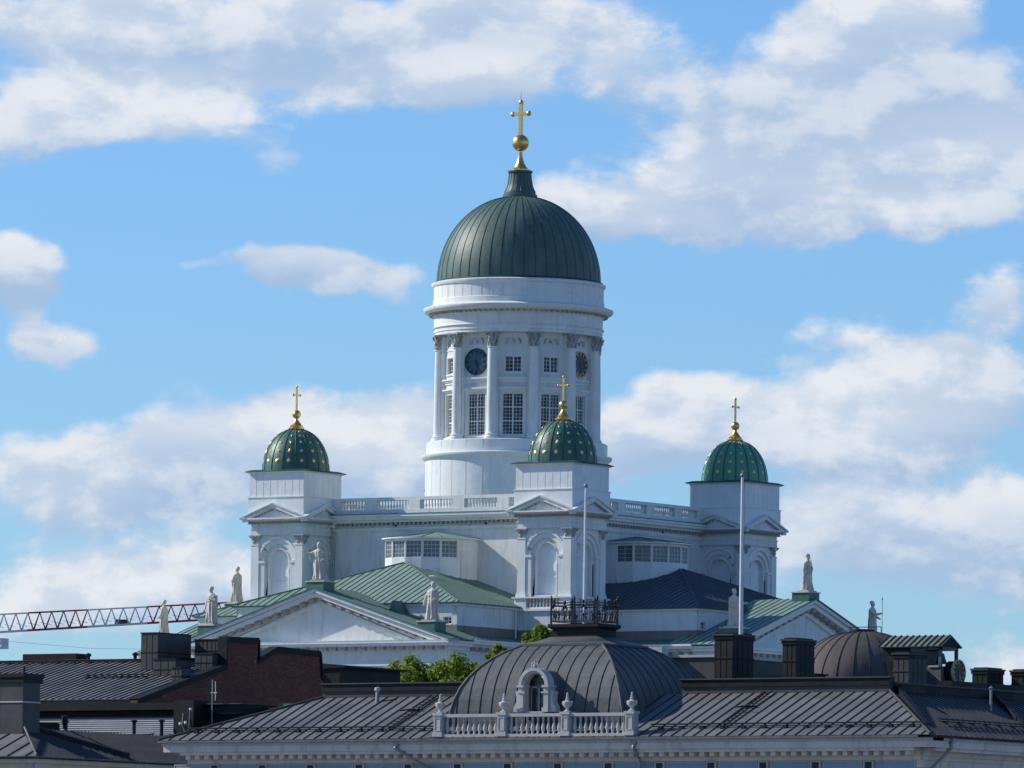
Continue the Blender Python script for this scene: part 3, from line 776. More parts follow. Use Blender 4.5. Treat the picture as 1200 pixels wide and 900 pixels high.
def clock_mesh(dial, mark, F, cz, R_, d0, hour=5.45, mins=27, ringm=None):
    mb = MB(); n = 48
    c = [(R_*cos(2*pi*i/n), cz+R_*sin(2*pi*i/n)) for i in range(n)]
    mb.prism(F,c,d0,d0+.06,dial)
    for i in range(n):
        a, b = 2*pi*i/n, 2*pi*(i+1)/n
        mb.prism(F,[(R_*1.0*cos(a),cz+R_*sin(a)),(R_*1.1*cos(a),cz+R_*1.1*sin(a)),(R_*1.1*cos(b),cz+R_*1.1*sin(b)),(R_*cos(b),cz+R_*sin(b))],d0,d0+.1,ringm or mark)
    for i in range(12):
        a = 2*pi*i/12; ca, sa = sin(a), cos(a); w = R_*.055 if i % 3 else R_*.075
        p = [(R_*.72*ca-w*sa, cz+R_*.72*sa+w*ca),(R_*.72*ca+w*sa, cz+R_*.72*sa-w*ca),(R_*.93*ca+w*1.3*sa, cz+R_*.93*sa-w*1.3*ca),(R_*.93*ca-w*1.3*sa, cz+R_*.93*sa+w*1.3*ca)]
        mb.prism(F,p,d0+.062,d0+.08,mark)
    for a, L, w in ((2*pi*hour/12,.55,.05),(2*pi*mins/60,.85,.032)):
        ca, sa = sin(a), cos(a); w *= R_
        p = [(-R_*.15*ca-w*sa, cz-R_*.15*sa+w*ca),(-R_*.15*ca+w*sa, cz-R_*.15*sa-w*ca),(R_*L*ca+w*.5*sa, cz+R_*L*sa-w*.5*ca),(R_*L*ca-w*.5*sa, cz+R_*L*sa+w*.5*ca)]
        mb.prism(F,p,d0+.085,d0+.11,mark)
    return mb
MK = flat('gilt_clock_mark', (.60,.42,.14), .5, 0, .15, 4)
for i in range(4):
    F0 = frame(0,0,90*i); F = lambda u,z,d=0.0,F0=F0: F0(u,z,d+ap)
    mb = clock_mesh(SHEEN if i in (0,3) else NAVY, CLK if i in (0,3) else MK, F, 60.0, .95, .02)
    o_ = mb.build('clock_face', drum)
    if i == 0: o_['label'] = 'clock face with teal reflection painted into the dial, dark marks'
    if i == 1: o_['label'] = 'navy clock face with gilt marks'

# --- main dome
mb = MB(); Rd = 6.42; zb = 66.55
prof = [(Rd,zb-.1)]
for i in range(25):
    t = radians(78)*i/24; prof.append((Rd*cos(t)**.96, zb+6.75*sin(t)/sin(radians(78))))
mb.lathe(prof,132,DOME)
for i in range(44):
    a = 2*pi*(i+.5)/44; c, s_ = cos(a), sin(a)
    for (ra,za),(rb,zb2) in zip(prof,prof[1:]):
        mb.tube((ra*c,ra*s_,za),(rb*c,rb*s_,zb2),.035,SEAMG,None,5)
mb.lathe([(6.5,66.5),(6.62,66.56),(6.55,66.62),(6.4,66.66)],132,SEAMG)
dome = mb.build('main_dome', CA)
mb = MB(); z = 73.25
mb.lathe([(1.5,z-.25),(1.45,z),(1.36,z+.08),(1.36,z+.3),(1.24,z+.34),(1.24,z+.42),(1.24,z+.52),(1.1,z+.75),(.98,z+1.1),(.9,z+1.6),(.87,z+1.95),(.93,z+2.03),(.98,z+2.08),(.98,z+2.18),(.5,z+2.24)],40,DOME)
for i in range(20):
    a = 2*pi*i/20; c, s_ = cos(a), sin(a)
    pp = [(1.24,z+.52),(1.1,z+.75),(.98,z+1.1),(.9,z+1.6),(.87,z+1.95)]
    for (ra,za),(rb,zb2) in zip(pp,pp[1:]): mb.tube((ra*c,ra*s_,za),(rb*c,rb*s_,zb2),.025,SEAMG,None,4)
mb.build('dome_neck', dome)
mb = MB(); z = 75.45
mb.lathe([(.78,z),(.78,z+.1),(.6,z+.16),(.5,z+.3),(.32,z+.6),(.22,z+.95),(.17,z+1.25),(.16,z+1.5)],24,GOLD)
mb.ball((0,0,z+2.2),.66,GOLD,28)
mb.box(-.13,.13,-.12,.12,z+2.8,z+5.35,GOLD); mb.box(-.72,.72,-.11,.11,z+4.38,z+4.62,GOLD)
for px_, pz in ((-.74,z+4.5),(.74,z+4.5),(0,z+5.4)): mb.ball((px_,0,pz),.21,GOLD,14,1,.8,1)
mb.tube((0,0,z+5.5),(0,0,z+6.3),.025,GALV,.01,5)
mb.build('gold_cross', dome)

# ------------------------------------------------------------------ statues
def remesh(mb, name, vox, mat):
    o = mb.build(name, None, smooth=False)
    m = o.modifiers.new('r','REMESH'); m.mode = 'VOXEL'; m.voxel_size = vox; m.use_smooth_shade = True
    sm = o.modifiers.new('s','SMOOTH'); sm.iterations = 2; sm.factor = .5
    dg = bpy.context.evaluated_depsgraph_get(); me = bpy.data.meshes.new_from_object(o.evaluated_get(dg))
    me.materials.clear(); me.materials.append(mat)
    bpy.data.objects.remove(o)
    me.name = name
    return me
def statue(loc, rot, seed, pose, label, staff=None):
    rnd = random.Random(seed)
    root = thing('statue', loc, label, 'statue', 'apostle statues on the cathedral roof')
    root.rotation_euler = (0,0,rot)
    mb = MB(); n = 40
    lean = rnd.uniform(-.05,.05); ph = rnd.uniform(0,6); kf = rnd.choice((9,11,13))
    secs = [(.10,.50,.42,.13),(.30,.47,.38,.15),(.7,.42,.33,.14),(1.1,.40,.31,.12),(1.45,.37,.29,.10),(1.75,.35,.25,.08),(2.0,.39,.26,.06),(2.2,.42,.26,.04),(2.33,.36,.22,.02),(2.42,.18,.14,0),(2.5,.10,.10,0),(2.6,.10,.10,0)]
    vs = []; fs = []
    for j,(z,a,b,fd) in enumerate(secs):
        for i in range(n):
            t = 2*pi*i/n; k = 1+1.5*fd*(sin(kf*t+ph+z*1.3)+.5*sin((kf-4)*t-ph-z*2.1))
            hem = 1+.10*max(0,.6-z)*cos(t-1-ph)
            vs.append((a*k*hem*cos(t)+lean*(z-.2), b*k*hem*sin(t)-.02, z))
    for j in range(len(secs)-1):
        for i in range(n): fs.append((j*n+i,j*n+(i+1)%n,(j+1)*n+(i+1)%n,(j+1)*n+i))
    fs += [tuple(reversed(range(n))), tuple((len(secs)-1)*n+i for i in range(n))]
    mb.add(vs,fs,STON)
    hx = lean*2.5
    mb.ball((hx,-.04,2.74),.165,STON,16,.95,1.08,1.25)           # head
    mb.ball((hx,.02,2.80),.175,STON,14,1.02,1.0,1.05)            # hair
    mb.ball((hx,-.15,2.62),.09,STON,10,1,.9,1.35)                # beard
    mb.tube((hx,-.19,2.76),(hx,-.235,2.70),.018,STON,.03,6)      # nose
    # folds crossing the body
    for s_ in range(5):
        a = rnd.uniform(-.3,.3)
        mb.tube((.36+a*.2,-.18,2.2-.22*s_),(-.30,-.27,1.75-.25*s_),.05,STON,.03,6)
    # mantle hanging from a shoulder
    sx = rnd.choice((-1,1))
    mb.tube((sx*.32,.05,2.25),(sx*.44,.02,1.2),.16,STON,.12,8); mb.tube((sx*.44,.02,1.2),(sx*.40,.05,.45),.12,STON,.06,8)
    # arms: shoulder, elbow, hand
    for side, el, hd in pose:
        sh0 = Vector((side*.36+hx*.8,0,2.22)); e_ = Vector(el); h_ = Vector(hd)
        mb.tube(sh0,e_,.135,STON,.115,8); mb.ball(e_,.115,STON,10); mb.tube(e_,h_,.13,STON,.075,8)
        d = (h_-e_).normalized(); mb.ball(h_+d*.06,.07,STON,8,1,1,1.15)
        for k in range(4):
            o_ = d.orthogonal().normalized()*(.03*(k-1.5)); mb.tube(h_+d*.08+o_,h_+d*.17+o_*1.2,.016,STON,.012,5)
        mb.tube(h_+d*.02,h_+d*.10+Vector((0,0,.06)),.02,STON,.014,5)
        mb.tube(e_,e_+Vector((0,0,-.5)),.10,STON,.03,8)           # sleeve
    for sx_ in (-1,1): mb.ball((sx_*.15,-.42,.14),.09,STON,8,.8,1.6,.6)
    me = remesh(mb,'figure',.032,STON)
    o = bpy.data.objects.new('figure', me); COL.objects.link(o); o.parent = root
    mb = MB(); mb.box(-.62,.62,-.5,.5,0,.11,STON); mb.build('base_slab', root, world=False)
    if staff:
        mb = MB(); (x,y,z0,z1,kind) = staff
        mb.tube((x,y,z0),(x,y,z1),.022,STON)
        if kind == 'cross': mb.tube((x-.17,y,z1-.28),(x+.17,y,z1-.28),.03,STON)
        if kind == 'spear': mb.lathe([(.0,z1-.05),(.06,z1+.03),(0,z1+.25)],6,STON,x,y)
        if kind == 'book': mb.hexa([(x-.14,y-.05,z1-.2),(x+.14,y-.1,z1-.2),(x+.14,y-.03,z1-.2),(x-.14,y+.02,z1-.2),(x-.14,y-.05,z1+.15),(x+.14,y-.1,z1+.15),(x+.14,y-.03,z1+.15),(x-.14,y+.02,z1+.15)],STON)
        mb.build('attribute', root, world=False)
    return root
down = lambda s: (s,(s*.52,-.05,1.75),(s*.30,-.34,1.55))
chest = lambda s: (s,(s*.50,-.1,1.75),(s*.10,-.36,1.95))
low = lambda s: (s,(s*.55,.02,1.7),(s*.62,-.12,1.25))
statue((0,-26.7,41.9), radians(12), 1, [(-1,(-.75,-.12,2.05),(-1.08,-.25,2.15)),down(1)], 'pale robed statue holding up a small cross, on the peak of the large front pediment', (-1.2,-.3,1.75,2.55,'cross'))
statue((10.1,-26.5,38.75), radians(5), 2, [low(-1),down(1)], 'pale robed statue on a green pedestal in front of the sunlit green hipped roof', None)
statue((-10.1,-26.5,38.75), radians(-10), 3, [low(-1),chest(1)], 'pale robed statue at the left foot of the front pediment, arms folded', None)
statue((-26.7,0,41.9), radians(-90), 4, [down(-1),chest(1)], 'pale robed statue seen from the side just left of the left corner tower', None)
statue((-26.5,-10.1,38.75), radians(-75), 5, [down(-1),down(1)], 'small pale robed statue rising directly above the big dark chimney', None)
statue((26.7,0,41.9), radians(90), 6, [chest(1),down(-1)], 'shaded robed statue with a thin staff on the peak of the right pediment', (-.28,-.5,.1,2.3,'spear'))
statue((26.5,-10.1,38.75), radians(75), 7, [(1,(.55,-.2,1.8),(.95,-.3,1.9)),down(-1)], 'shaded robed statue half hidden behind the tall right flagpole', None)
statue((26.5,10.1,38.75), radians(100), 8, [(-1,(-.5,-.35,1.85),(-.35,-.85,1.95)),(1,(.5,.0,1.8),(.45,-.4,1.6))], 'dark robed statue holding a long staff, rightmost against the sky', (-.35,-.95,.1,3.0,'spear'))

# ================================================================== CITY BUILDING IN FRONT
CHL = (149.6,-210,0)
CH = thing('city_building', CHL, 'long grey-roofed building in front with white balustrade and curved metal dome over its middle', 'building')
X0, X1, YF, YB = 129.4, 169.9, -224.5, -196.0
mb = MB()
mb.box(X0+.9,X1-.9,YF+.9,YB,0,21.35,CHB)
mb.box(X0+.85,X1-.85,YF+.85,YB,21.35,21.68,CH1)
fF = frame(0,YF+.9,0); fS = frame(X1-.9,0,90)
# frieze zone with sunk blue fields between small dark attic windows
for F, a, b in ((fF,X0+.9,X1-.9),(fS,YF+.9,YB)):
    mb.fbox(F,a,b,0,.12,21.68,21.86,CH1)
    mb.fbox(F,a,b,0,.22,21.86,22.06,CH1)
    mb.fbox(F,a,b,-.3,.72,22.06,22.2,CH1)
    mb.fbox(F,a-.5 if F is fS else a-.85,b+.85 if F is fF else b,-.3,.82,22.2,22.5,CH1)
    mb.fbox(F,a-.6 if F is fS else a-.9,b+.9 if F is fF else b,-.3,.9,22.5,22.62,CHW)
    if F is fF: teeth(mb,F,a+.1,b-.1,.22,.6,21.88,22.06,.52,.24,CH1)
n = 15; st = 2.66; xs0 = 130.2
for i in range(n+1):
    x = xs0 + i*st - 1.0
    if x > X1-2: break
    mb.box(x+.40,x+2.26,YF+.80,YF+.88,21.0,21.62,CHB)
    mb.box(x+.36,x+.40,YF+.78,YF+.9,20.9,21.66,CHW); mb.box(x+2.26,x+2.30,YF+.78,YF+.9,20.9,21.66,CHW); mb.box(x+.40,x+2.26,YF+.78,YF+.9,21.62,21.66,CHW)
mb.build('facade', CH)
for i in range(n+1):
    x = xs0 + i*st - 1.0
    if x < X0+1 or x > X1-2: continue
    mb = MB(); mb.box(x-.18,x+.18,YF+.70,YF+.84,20.9,21.6,CLK); mb.box(x-.26,x-.18,YF+.70,YF+.86,20.9,21.66,CHW); mb.box(x+.18,x+.26,YF+.70,YF+.86,20.9,21.66,CHW); mb.box(x-.18,x+.18,YF+.72,YF+.86,21.6,21.66,CHW)
    mb.build('attic_window', CH)
# roof
ZE, ZT, IN = 22.74, 24.80, 4.9
mb = MB()
xa, xb = X0+IN+.6, X1-IN
GY = YF+IN
roof(mb,[(X0-.1,YF-.1,ZE),(X1+.1,YF-.1,ZE),(xb,GY,ZT),(xa,GY,ZT)],(0,1),GREY,GREYS,.575,.034,.04)
roof(mb,[(X1+.1,YF-.1,ZE),(X1+.1,YB,ZE),(xb,YB,ZT),(xb,GY,ZT)],(-1,0),GREY,GREYS,.45,.034,.04)
roof(mb,[(X0-.1,YF-.1,ZE),(X0-.1,YB,ZE),(xa,YB,ZT),(xa,GY,ZT)],(1,0),GREY,GREYS,.575,.034,.04)
mb.box(X0-.12,X1+.12,YF-.14,YF+.5,22.62,22.71,GREY); mb.box(X1-.5,X1+.14,YF-.14,YB,22.622,22.712,DARK)
mb.tube((X1+.1,YF-.1,ZE+.03),(xb,GY,ZT+.03),.07,GREYS); mb.tube((X0-.1,YF-.1,ZE+.03),(xa,GY,ZT+.03),.07,GREYS)
mb.box(xa,xb,GY+.02,YB,24.5,24.78,DARK)
for a, b in ((xa,143.8),(154.3,xb)):
    mb.box(a,b,GY-.03,GY+.25,ZT-.04,ZT+.28,CHIM); mb.box(a-.05,b+.05,GY-.1,GY+.3,ZT+.28,ZT+.60,DARK); mb.box(a-.08,b+.08,GY-.16,GY+.35,ZT+.60,ZT+.66,CHIM)
mb.box(xb-.25,xb+.05,GY+.3,YB,ZT-.03,ZT+.35,DARK); mb.box(xb-.3,xb+.12,GY+.35,YB,ZT+.35,ZT+.43,CHIM)
mb.box(xb-.6,xb+.12,-214.5,YB,ZT+.43,ZT+.66,DARK)
rf = mb.build('roof', CH)
# snow guards: rail on posts near the eave
mb = None
def guard(mb, p, q, n, par):
    mb = MB(); p = Vector(p); q = Vector(q)
    mb.tube(p+Vector((0,0,.2)),q+Vector((0,0,.2)),.035,IRON); mb.tube(p+Vector((0,0,.1)),q+Vector((0,0,.1)),.025,IRON)
    for i in range(n):
        c = p+(q-p)*(i+.5)/n; mb.box(c.x-.1,c.x+.1,c.y-.1,c.y+.06,c.z-.12,c.z+.12,IRON)
    mb.build('snow_guard', par)
g = .78; gz = ZE+(ZT-ZE)*(g+.1)/(IN+.1)
guard(mb,(X0+g*1.1,YF+g,gz),(143.8,YF+g,gz),12,CH); guard(mb,(155.3,YF+g,gz),(X1-g,YF+g,gz),13,CH)
g2 = 1.3; gz2 = ZE+(ZT-ZE)*(g2+.1)/(IN+.1)
guard(mb,(X1-g2,YF+3.0,gz2),(X1-g2,YB,gz2),22,CH)
def ladder(mb, p, q, w, mat):
    p = Vector(p); q = Vector(q); s_ = Vector((w/2,0,0)); 
    mb.tube(p-s_,q-s_,.03,mat); mb.tube(p+s_,q+s_,.03,mat)
    n = int((q-p).length/.3)
    for i in range(1,n): c = p+(q-p)*i/n; mb.tube(c-s_,c+s_,.025,mat)
for x in (141.2, 158.9):
    mb = MB(); a = (x,YF+g+.05,gz+.12); b = (x,GY-.2,ZT+.06); ladder(mb,a,b,.36,IRON)
    c = Vector(a)+(Vector(b)-Vector(a))*.5
    for dy in (-.25,.35): mb.tube((x-.4,c.y+dy,c.z+.05),(x+.4,c.y+dy,c.z+.12),.04,IRON)
    mb.build('roof_ladder', CH)
# fire-wall strips down the side slope
mb = MB()
mb.hexa([(X1-1.0,-223.2,23.08),(X1-1.0,-222.8,23.08),(xb,-218.7,ZT+.02),(xb,-219.1,ZT+.02),(X1-1.0,-223.2,23.3),(X1-1.0,-222.8,23.3),(xb,-218.7,ZT+.3),(xb,-219.1,ZT+.3)],DARK)
mb.build('roof_upstand', CH); mb = MB()
mb.hexa([(X1-.7,-214.6,23.0),(X1-.7,-214.2,23.0),(xb,-210.4,ZT+.02),(xb,-210.8,ZT+.02),(X1-.7,-214.6,23.25),(X1-.7,-214.2,23.25),(xb,-210.4,ZT+.3),(xb,-210.8,ZT+.3)],DARK)
mb.build('roof_upstand', CH)
# rain pipes
for p in ([(142.3,YF+.1,22.6),(142.3,YF-.02,22.3),(143.9,YF+.7,21.3),(144.6,YF+.75,20.2),(144.6,YF+.75,10)], [(154.9,YF+.1,22.6),(154.9,YF-.02,22.25),(154.9,YF+.55,21.7),(154.9,YF+.6,10)], [(X1-.02,YF+1.9,22.6),(X1-.02,YF+1.9,22.2),(X1-.75,YF+1.2,21.2),(X1-.8,YF+1.0,20),(X1-.8,YF+1.0,10)]):
    mb = MB(); mb.path(p,.07,GALV,8); mb.box(p[0][0]-.14,p[0][0]+.14,p[0][1]-.14,p[0][1]+.14,22.42,22.62,GALV); mb.build('rain_pipe', CH)
# balustrade with posts and urns
PX = [144.6,148.0,151.35,154.72]; YBAL = YF+.12; zb0 = 22.93
mb = MB(); mb.box(144.0,155.2,YF-.1,YF+1.0,22.64,22.78,GREY); mb.box(144.4,154.9,YBAL-.2,YBAL+.2,22.78,22.90,CHW)
mb.box(144.4,154.9,YBAL-.17,YBAL+.17,23.66,23.80,CHW)
bal = mb.build('balustrade', CH)
for x in PX:
    mb = MB()
    mb.box(x-.21,x+.21,YBAL-.21,YBAL+.21,22.94,23.74,CHW); mb.box(x-.26,x+.26,YBAL-.26,YBAL+.26,22.80,22.97,CHW); mb.box(x-.26,x+.26,YBAL-.26,YBAL+.26,23.74,23.86,CHW)
    for F in (frame(x,YBAL,0),frame(x,YBAL,90)):
        for q in ((-.16,-.13,23.05,23.64),(.13,.16,23.05,23.64),(-.13,.13,23.05,23.08),(-.13,.13,23.61,23.64)): mb.fbox(F,q[0],q[1],.2,.235,q[2],q[3],CHW)
    mb.build('post', bal)
    mb = MB(); z = 23.86
    mb.lathe([(.16,z),(.16,z+.04),(.09,z+.07),(.065,z+.13),(.09,z+.17),(.17,z+.26),(.215,z+.37),(.205,z+.44),(.12,z+.48),(.075,z+.52),(.09,z+.58),(.05,z+.63),(.065,z+.68),(.04,z+.73),(.05,z+.79),(.0,z+.86)],18,CHW,x,YBAL)
    for sx in (-1,1): mb.path([(x+sx*.15,YBAL,z+.24),(x+sx*.25,YBAL,z+.33),(x+sx*.26,YBAL,z+.45),(x+sx*.18,YBAL,z+.43)],.025,CHW)
    mb.build('urn', bal)
b0 = None
for a, b in zip(PX, PX[1:]):
    for i in range(10):
        x = a+.42+(b-a-.84)*i/9
        if b0 is None:
            mb = MB(); baluster(mb,0,0,0,.77,CHW,10,.92); b0 = mb.build('baluster', bal, world=False); c = b0
        else: c = b0.copy(); COL.objects.link(c); c.parent = bal
        c.location = (x-CHL[0],YBAL-CHL[1],22.895)
        c.rotation_euler = (0,0,i*.3)
# curved dome roof
CXD, CYD = 148.95, -219.4
PRF = [(4.62,3.92,22.9),(4.61,3.91,23.5),(4.54,3.86,24.0),(4.41,3.77,24.5),(4.21,3.62,25.0),(3.92,3.39,25.5),(3.55,3.08,25.95),(3.13,2.70,26.35),(2.66,2.28,26.68),(2.16,1.82,26.94)]
mb = MB()
for (hx0,hy0,z0),(hx1,hy1,z1) in zip(PRF,PRF[1:]):
    mb.hexa([(CXD-hx0,CYD-hy0,z0),(CXD+hx0,CYD-hy0,z0),(CXD+hx0,CYD+hy0,z0),(CXD-hx0,CYD+hy0,z0),(CXD-hx1,CYD-hy1,z1),(CXD+hx1,CYD-hy1,z1),(CXD+hx1,CYD+hy1,z1),(CXD-hx1,CYD+hy1,z1)],DOMG)
    for sx in (-1,1):
        for sy in (-1,1): mb.tube((CXD+sx*hx0,CYD+sy*hy0,z0),(CXD+sx*hx1,CYD+sy*hy1,z1),.07,DOMG)
    for k in range(-7,8):
        u = k*.62+.1
        if abs(u) < hx0-.05:
            for sy in (-1,1):
                t = 1.0 if abs(u) <= hx1 else (hx0-abs(u))/(hx0-hx1)
                mb.tube((CXD+u,CYD+sy*hy0,z0),(CXD+u,CYD+sy*(hy0+(hy1-hy0)*t),z0+(z1-z0)*t),.032,GREYS,None,5)
    for k in range(-7,8):
        u = k*.62+.1
        if abs(u) < hy0-.05:
            for sx in (-1,1):
                t = 1.0 if abs(u) <= hy1 else (hy0-abs(u))/(hy0-hy1)
                mb.tube((CXD+sx*hx0,CYD+u,z0),(CXD+sx*(hx0+(hx1-hx0)*t),CYD+u,z0+(z1-z0)*t),.032,GREYS,None,5)
def rect(mb,hx0,hy0,z0,hx1,hy1,z1,m,cy=CYD):
    mb.hexa([(CXD-hx0,cy-hy0,z0),(CXD+hx0,cy-hy0,z0),(CXD+hx0,cy+hy0,z0),(CXD-hx0,cy+hy0,z0),(CXD-hx1,cy-hy1,z1),(CXD+hx1,cy-hy1,z1),(CXD+hx1,cy+hy1,z1),(CXD-hx1,cy+hy1,z1)],m)
rect(mb,2.22,1.86,26.94,2.22,1.86,27.03,DOMG); rect(mb,2.18,1.82,27.03,1.62,1.16,27.2,DOMG); rect(mb,1.62,1.16,27.2,1.26,.86,27.38,DOMG)
rect(mb,1.18,.8,27.38,1.18,.8,27.72,DARK); rect(mb,1.22,.84,27.72,1.34,.96,27.82,DARK); rect(mb,1.34,.96,27.82,1.34,.96,27.95,DARK)
cd = mb.build('curved_dome', CH)
# railing of the platform
mb = MB(); zr = 27.95
hx, hy = 1.22, .84
cn = [(-hx,-hy),(hx,-hy),(hx,hy),(-hx,hy)]
for i in range(4):
    a, b = cn[i], cn[(i+1)%4]
    m_ = ((a[0]+b[0])/2,(a[1]+b[1])/2)
    for q in (a,)+((m_,) if i % 2 == 0 else ()):
        x, y = CXD+q[0], CYD+q[1]
        mb.box(x-.035,x+.035,y-.035,y+.035,zr,zr+1.05,IRON); mb.ball((x,y,zr+1.12),.07,IRON,8); mb.lathe([(.03,zr+1.15),(.05,zr+1.2),(0,zr+1.32)],6,IRON,x,y)
    A = Vector((CXD+a[0],CYD+a[1],zr)); B_ = Vector((CXD+b[0],CYD+b[1],zr)); L = (B_-A).length; d = (B_-A)/L
    for h in (.12,.82,.96): mb.tube(A+Vector((0,0,h)),B_+Vector((0,0,h)),.022,IRON)
    k = int(L/.2)
    for j in range(1,k):
        p = A+d*(L*j/k); mb.tube(p+Vector((0,0,.12)),p+Vector((0,0,.82)),.012,IRON,None,4)
    k = max(2,int(L/.42)); rr = random.Random(i+3)
    for j in range(k):
        p = A+d*(L*(j+.5)/k)
        zc = .45+.1*rr.random()
        for s_ in range(5):
            a_ = 2*pi*s_/5+rr.random(); q = p+d*(.085*cos(a_))+Vector((0,0,zc+.085*sin(a_)))
            mb.ball(q,.038,IRON,6)
        mb.tube(p+Vector((0,0,.12)),p+Vector((0,0,zc)),.025,IRON); mb.tube(p+d*.14+Vector((0,0,.15)),p+Vector((0,0,zc)),.016,IRON); mb.tube(p-d*.14+Vector((0,0,.15)),p+Vector((0,0,zc)),.016,IRON)
        if j % 2 == 1:
            mb.ball(p+Vector((0,0,zc+.32)),.065,IRON,8,1,1,1.5); mb.ball(p+Vector((0,0,zc+.5)),.055,IRON,8,1,1,1.6); mb.ball(p+d*.09+Vector((0,0,zc+.22)),.06,IRON,6)
mb.build('iron_railing', cd)
# round-headed dormer
mb = MB(); cx = 149.32; YD = -223.95; F = frame(cx,YD,0); zs = 25.06; zb_ = 23.88
archring(mb,F,0,zs,.54,.66,-.55,.02,CHW); archring(mb,F,0,zs,.64,.78,-.4,.12,CHW)
for sx in (-1,1):
    mb.fbox(F,sx*.66-.12,sx*.66+.12,-.5,.1,zb_,zs-.08,CHW); mb.fbox(F,sx*.66-.17,sx*.66+.17,-.5,.18,zs-.09,zs+.01,CHW)
    mb.fbox(F,sx*.66-.16,sx*.66+.16,-.5,.17,zb_,zb_+.2,CHW); mb.fbox(F,sx*.62-.19,sx*.62+.19,.08,.14,zs-.35,zs-.28,CHW)
    mb.prism(F,[(sx*.8,zb_),(sx*1.12,zb_),(sx*1.10,zb_+.22),(sx*.96,zb_+.45),(sx*.95,zb_+.7),(sx*1.02,zb_+.9),(sx*.8,zb_+.98)],-.4,0.0,CHW)
mb.fbox(F,-.45,.45,-.5,.05,zb_-.05,zb_+.03,CHW)
# roof of the dormer running back into the dome
for i in range(12):
    a = pi*i/12; b = pi*(i+1)/12; r_ = .72
    mb.quad([F(-r_*cos(a),zs+r_*sin(a),-.35),F(-r_*cos(b),zs+r_*sin(b),-.35),F(-r_*cos(b),zs+r_*sin(b),-2.6),F(-r_*cos(a),zs+r_*sin(a),-2.6)],DOMG)
for sx in (-1,1): mb.quad([F(sx*.72,zb_-.3,-.35),F(sx*.72,zs,-.35),F(sx*.72,zs,-2.6),F(sx*.72,zb_-.3,-2.6)],DOMG)
mb.ball(F(0,zs+.86,0),.09,CHW,8); mb.tube(F(0,zs+.8,0),F(0,zs+1.12,0),.03,CHW); mb.path([F(-.14,zs+.8,0),F(-.16,zs+.95,0),F(-.05,zs+1.0,0)],.03,CHW); mb.path([F(.14,zs+.8,0),F(.16,zs+.95,0),F(.05,zs+1.0,0)],.03,CHW)
dm = mb.build('round_dormer', CH)
mb = MB()
archfill(mb,F,0,.54,zs,zb_,-.42,GLASS)
mb.fbox(F,-.04,.04,-.41,-.36,zb_,zs,GALV); mb.fbox(F,-.44,.44,-.41,-.36,zs-.1,zs-.03,GALV)
for sx in (-1,1): mb.fbox(F,sx*.4-.03,sx*.4+.03,-.41,-.36,zb_,zs,GALV)
mb.fbox(F,-.35,-.08,-.44,-.425,zb_,zs-.1,PANE); mb.fbox(F,.08,.37,-.44,-.425,zb_,zs-.1,PANE)
mb.build('dormer_window', dm)
# chimneys of the front building
def chimney(root, x0,x1,y0,y1,z0,z1, name='chimney', cap=True, m=CHDK, mside=None):
    mb = MB(); mb.box(x0,x1,y0,y1,z0,z1-.3,m)
    zm = z0+(z1-z0)*.62
    mb.box(x0-.03,x1+.03,y0-.03,y1+.03,zm,zm+.05,m)
    for k in range(1,3): u = x0+(x1-x0)*k/3; mb.box(u-.008,u+.008,y0-.012,y0,z0,z1-.3,DARK)
    for k in range(1,4): u = y0+(y1-y0)*k/4; mb.box(x1,x1+.012,u-.008,u+.008,z0,z1-.3,DARK)
    if cap:
        mb.box(x0-.04,x1+.04,y0-.04,y1+.04,z1-.3,z1-.14,DARK); mb.box(x0-.08,x1+.08,y0-.08,y1+.08,z1-.14,z1-.06,CHIM); mb.box(x0+.05,x1-.05,y0+.05,y1-.05,z1-.06,z1,DARK)
    else: mb.box(x0-.04,x1+.04,y0-.04,y1+.04,z1-.3,z1,DARK)
    return mb.build(name, root)
chimney(CH,152.45,153.4,-214,-212.2,24.7,27.78)
chimney(CH,156.05,156.75,-214,-212.4,24.7,27.5)
chimney(CH,158.25,159.05,-208,-206.4,24.7,27.1,m=CHIM)
chimney(CH,157.2,158.0,-199.1,-197.6,24.7,26.75)
chimney(CH,158.6,159.5,-197.9,-196.4,24.7,26.7)
mb = MB(); mb.box(154.5,155.9,-211,-210,24.7,25.95,CHIM); mb.box(154.4,156.0,-211.1,-209.9,25.95,26.02,DARK)
mb.build('roof_hatch', CH)
mb = MB(); mb.tube((138.3,-220.15,24.7),(138.3,-220.15,25.05),.09,GALV); mb.lathe([(.12,25.05),(.15,25.1),(.12,25.22),(0,25.25)],12,CHW,138.3,-220.15); mb.tube((138.3,-220.2,24.3),(138.3,-220.15,25.05),.09,GALV)
mb.build('vent_pipe', CH)
mb = MB(); mb.tube((166.6,-213.6,24.1),(166.6,-213.6,25.2),.06,GALV); mb.lathe([(.08,25.1),(.11,25.15),(0,25.25)],10,GALV,166.6,-213.6)
mb.build('vent_pipe', CH)
mb = MB(); mb.tube((167.2,-209.6,23.9),(167.2,-209.6,25.1),.07,ZINC); mb.build('vent_pipe', CH)
mb = MB(); mb.tube((159.1,-197.4,26.6),(159.1,-197.4,28.1),.02,IRON); mb.build('aerial', CH)

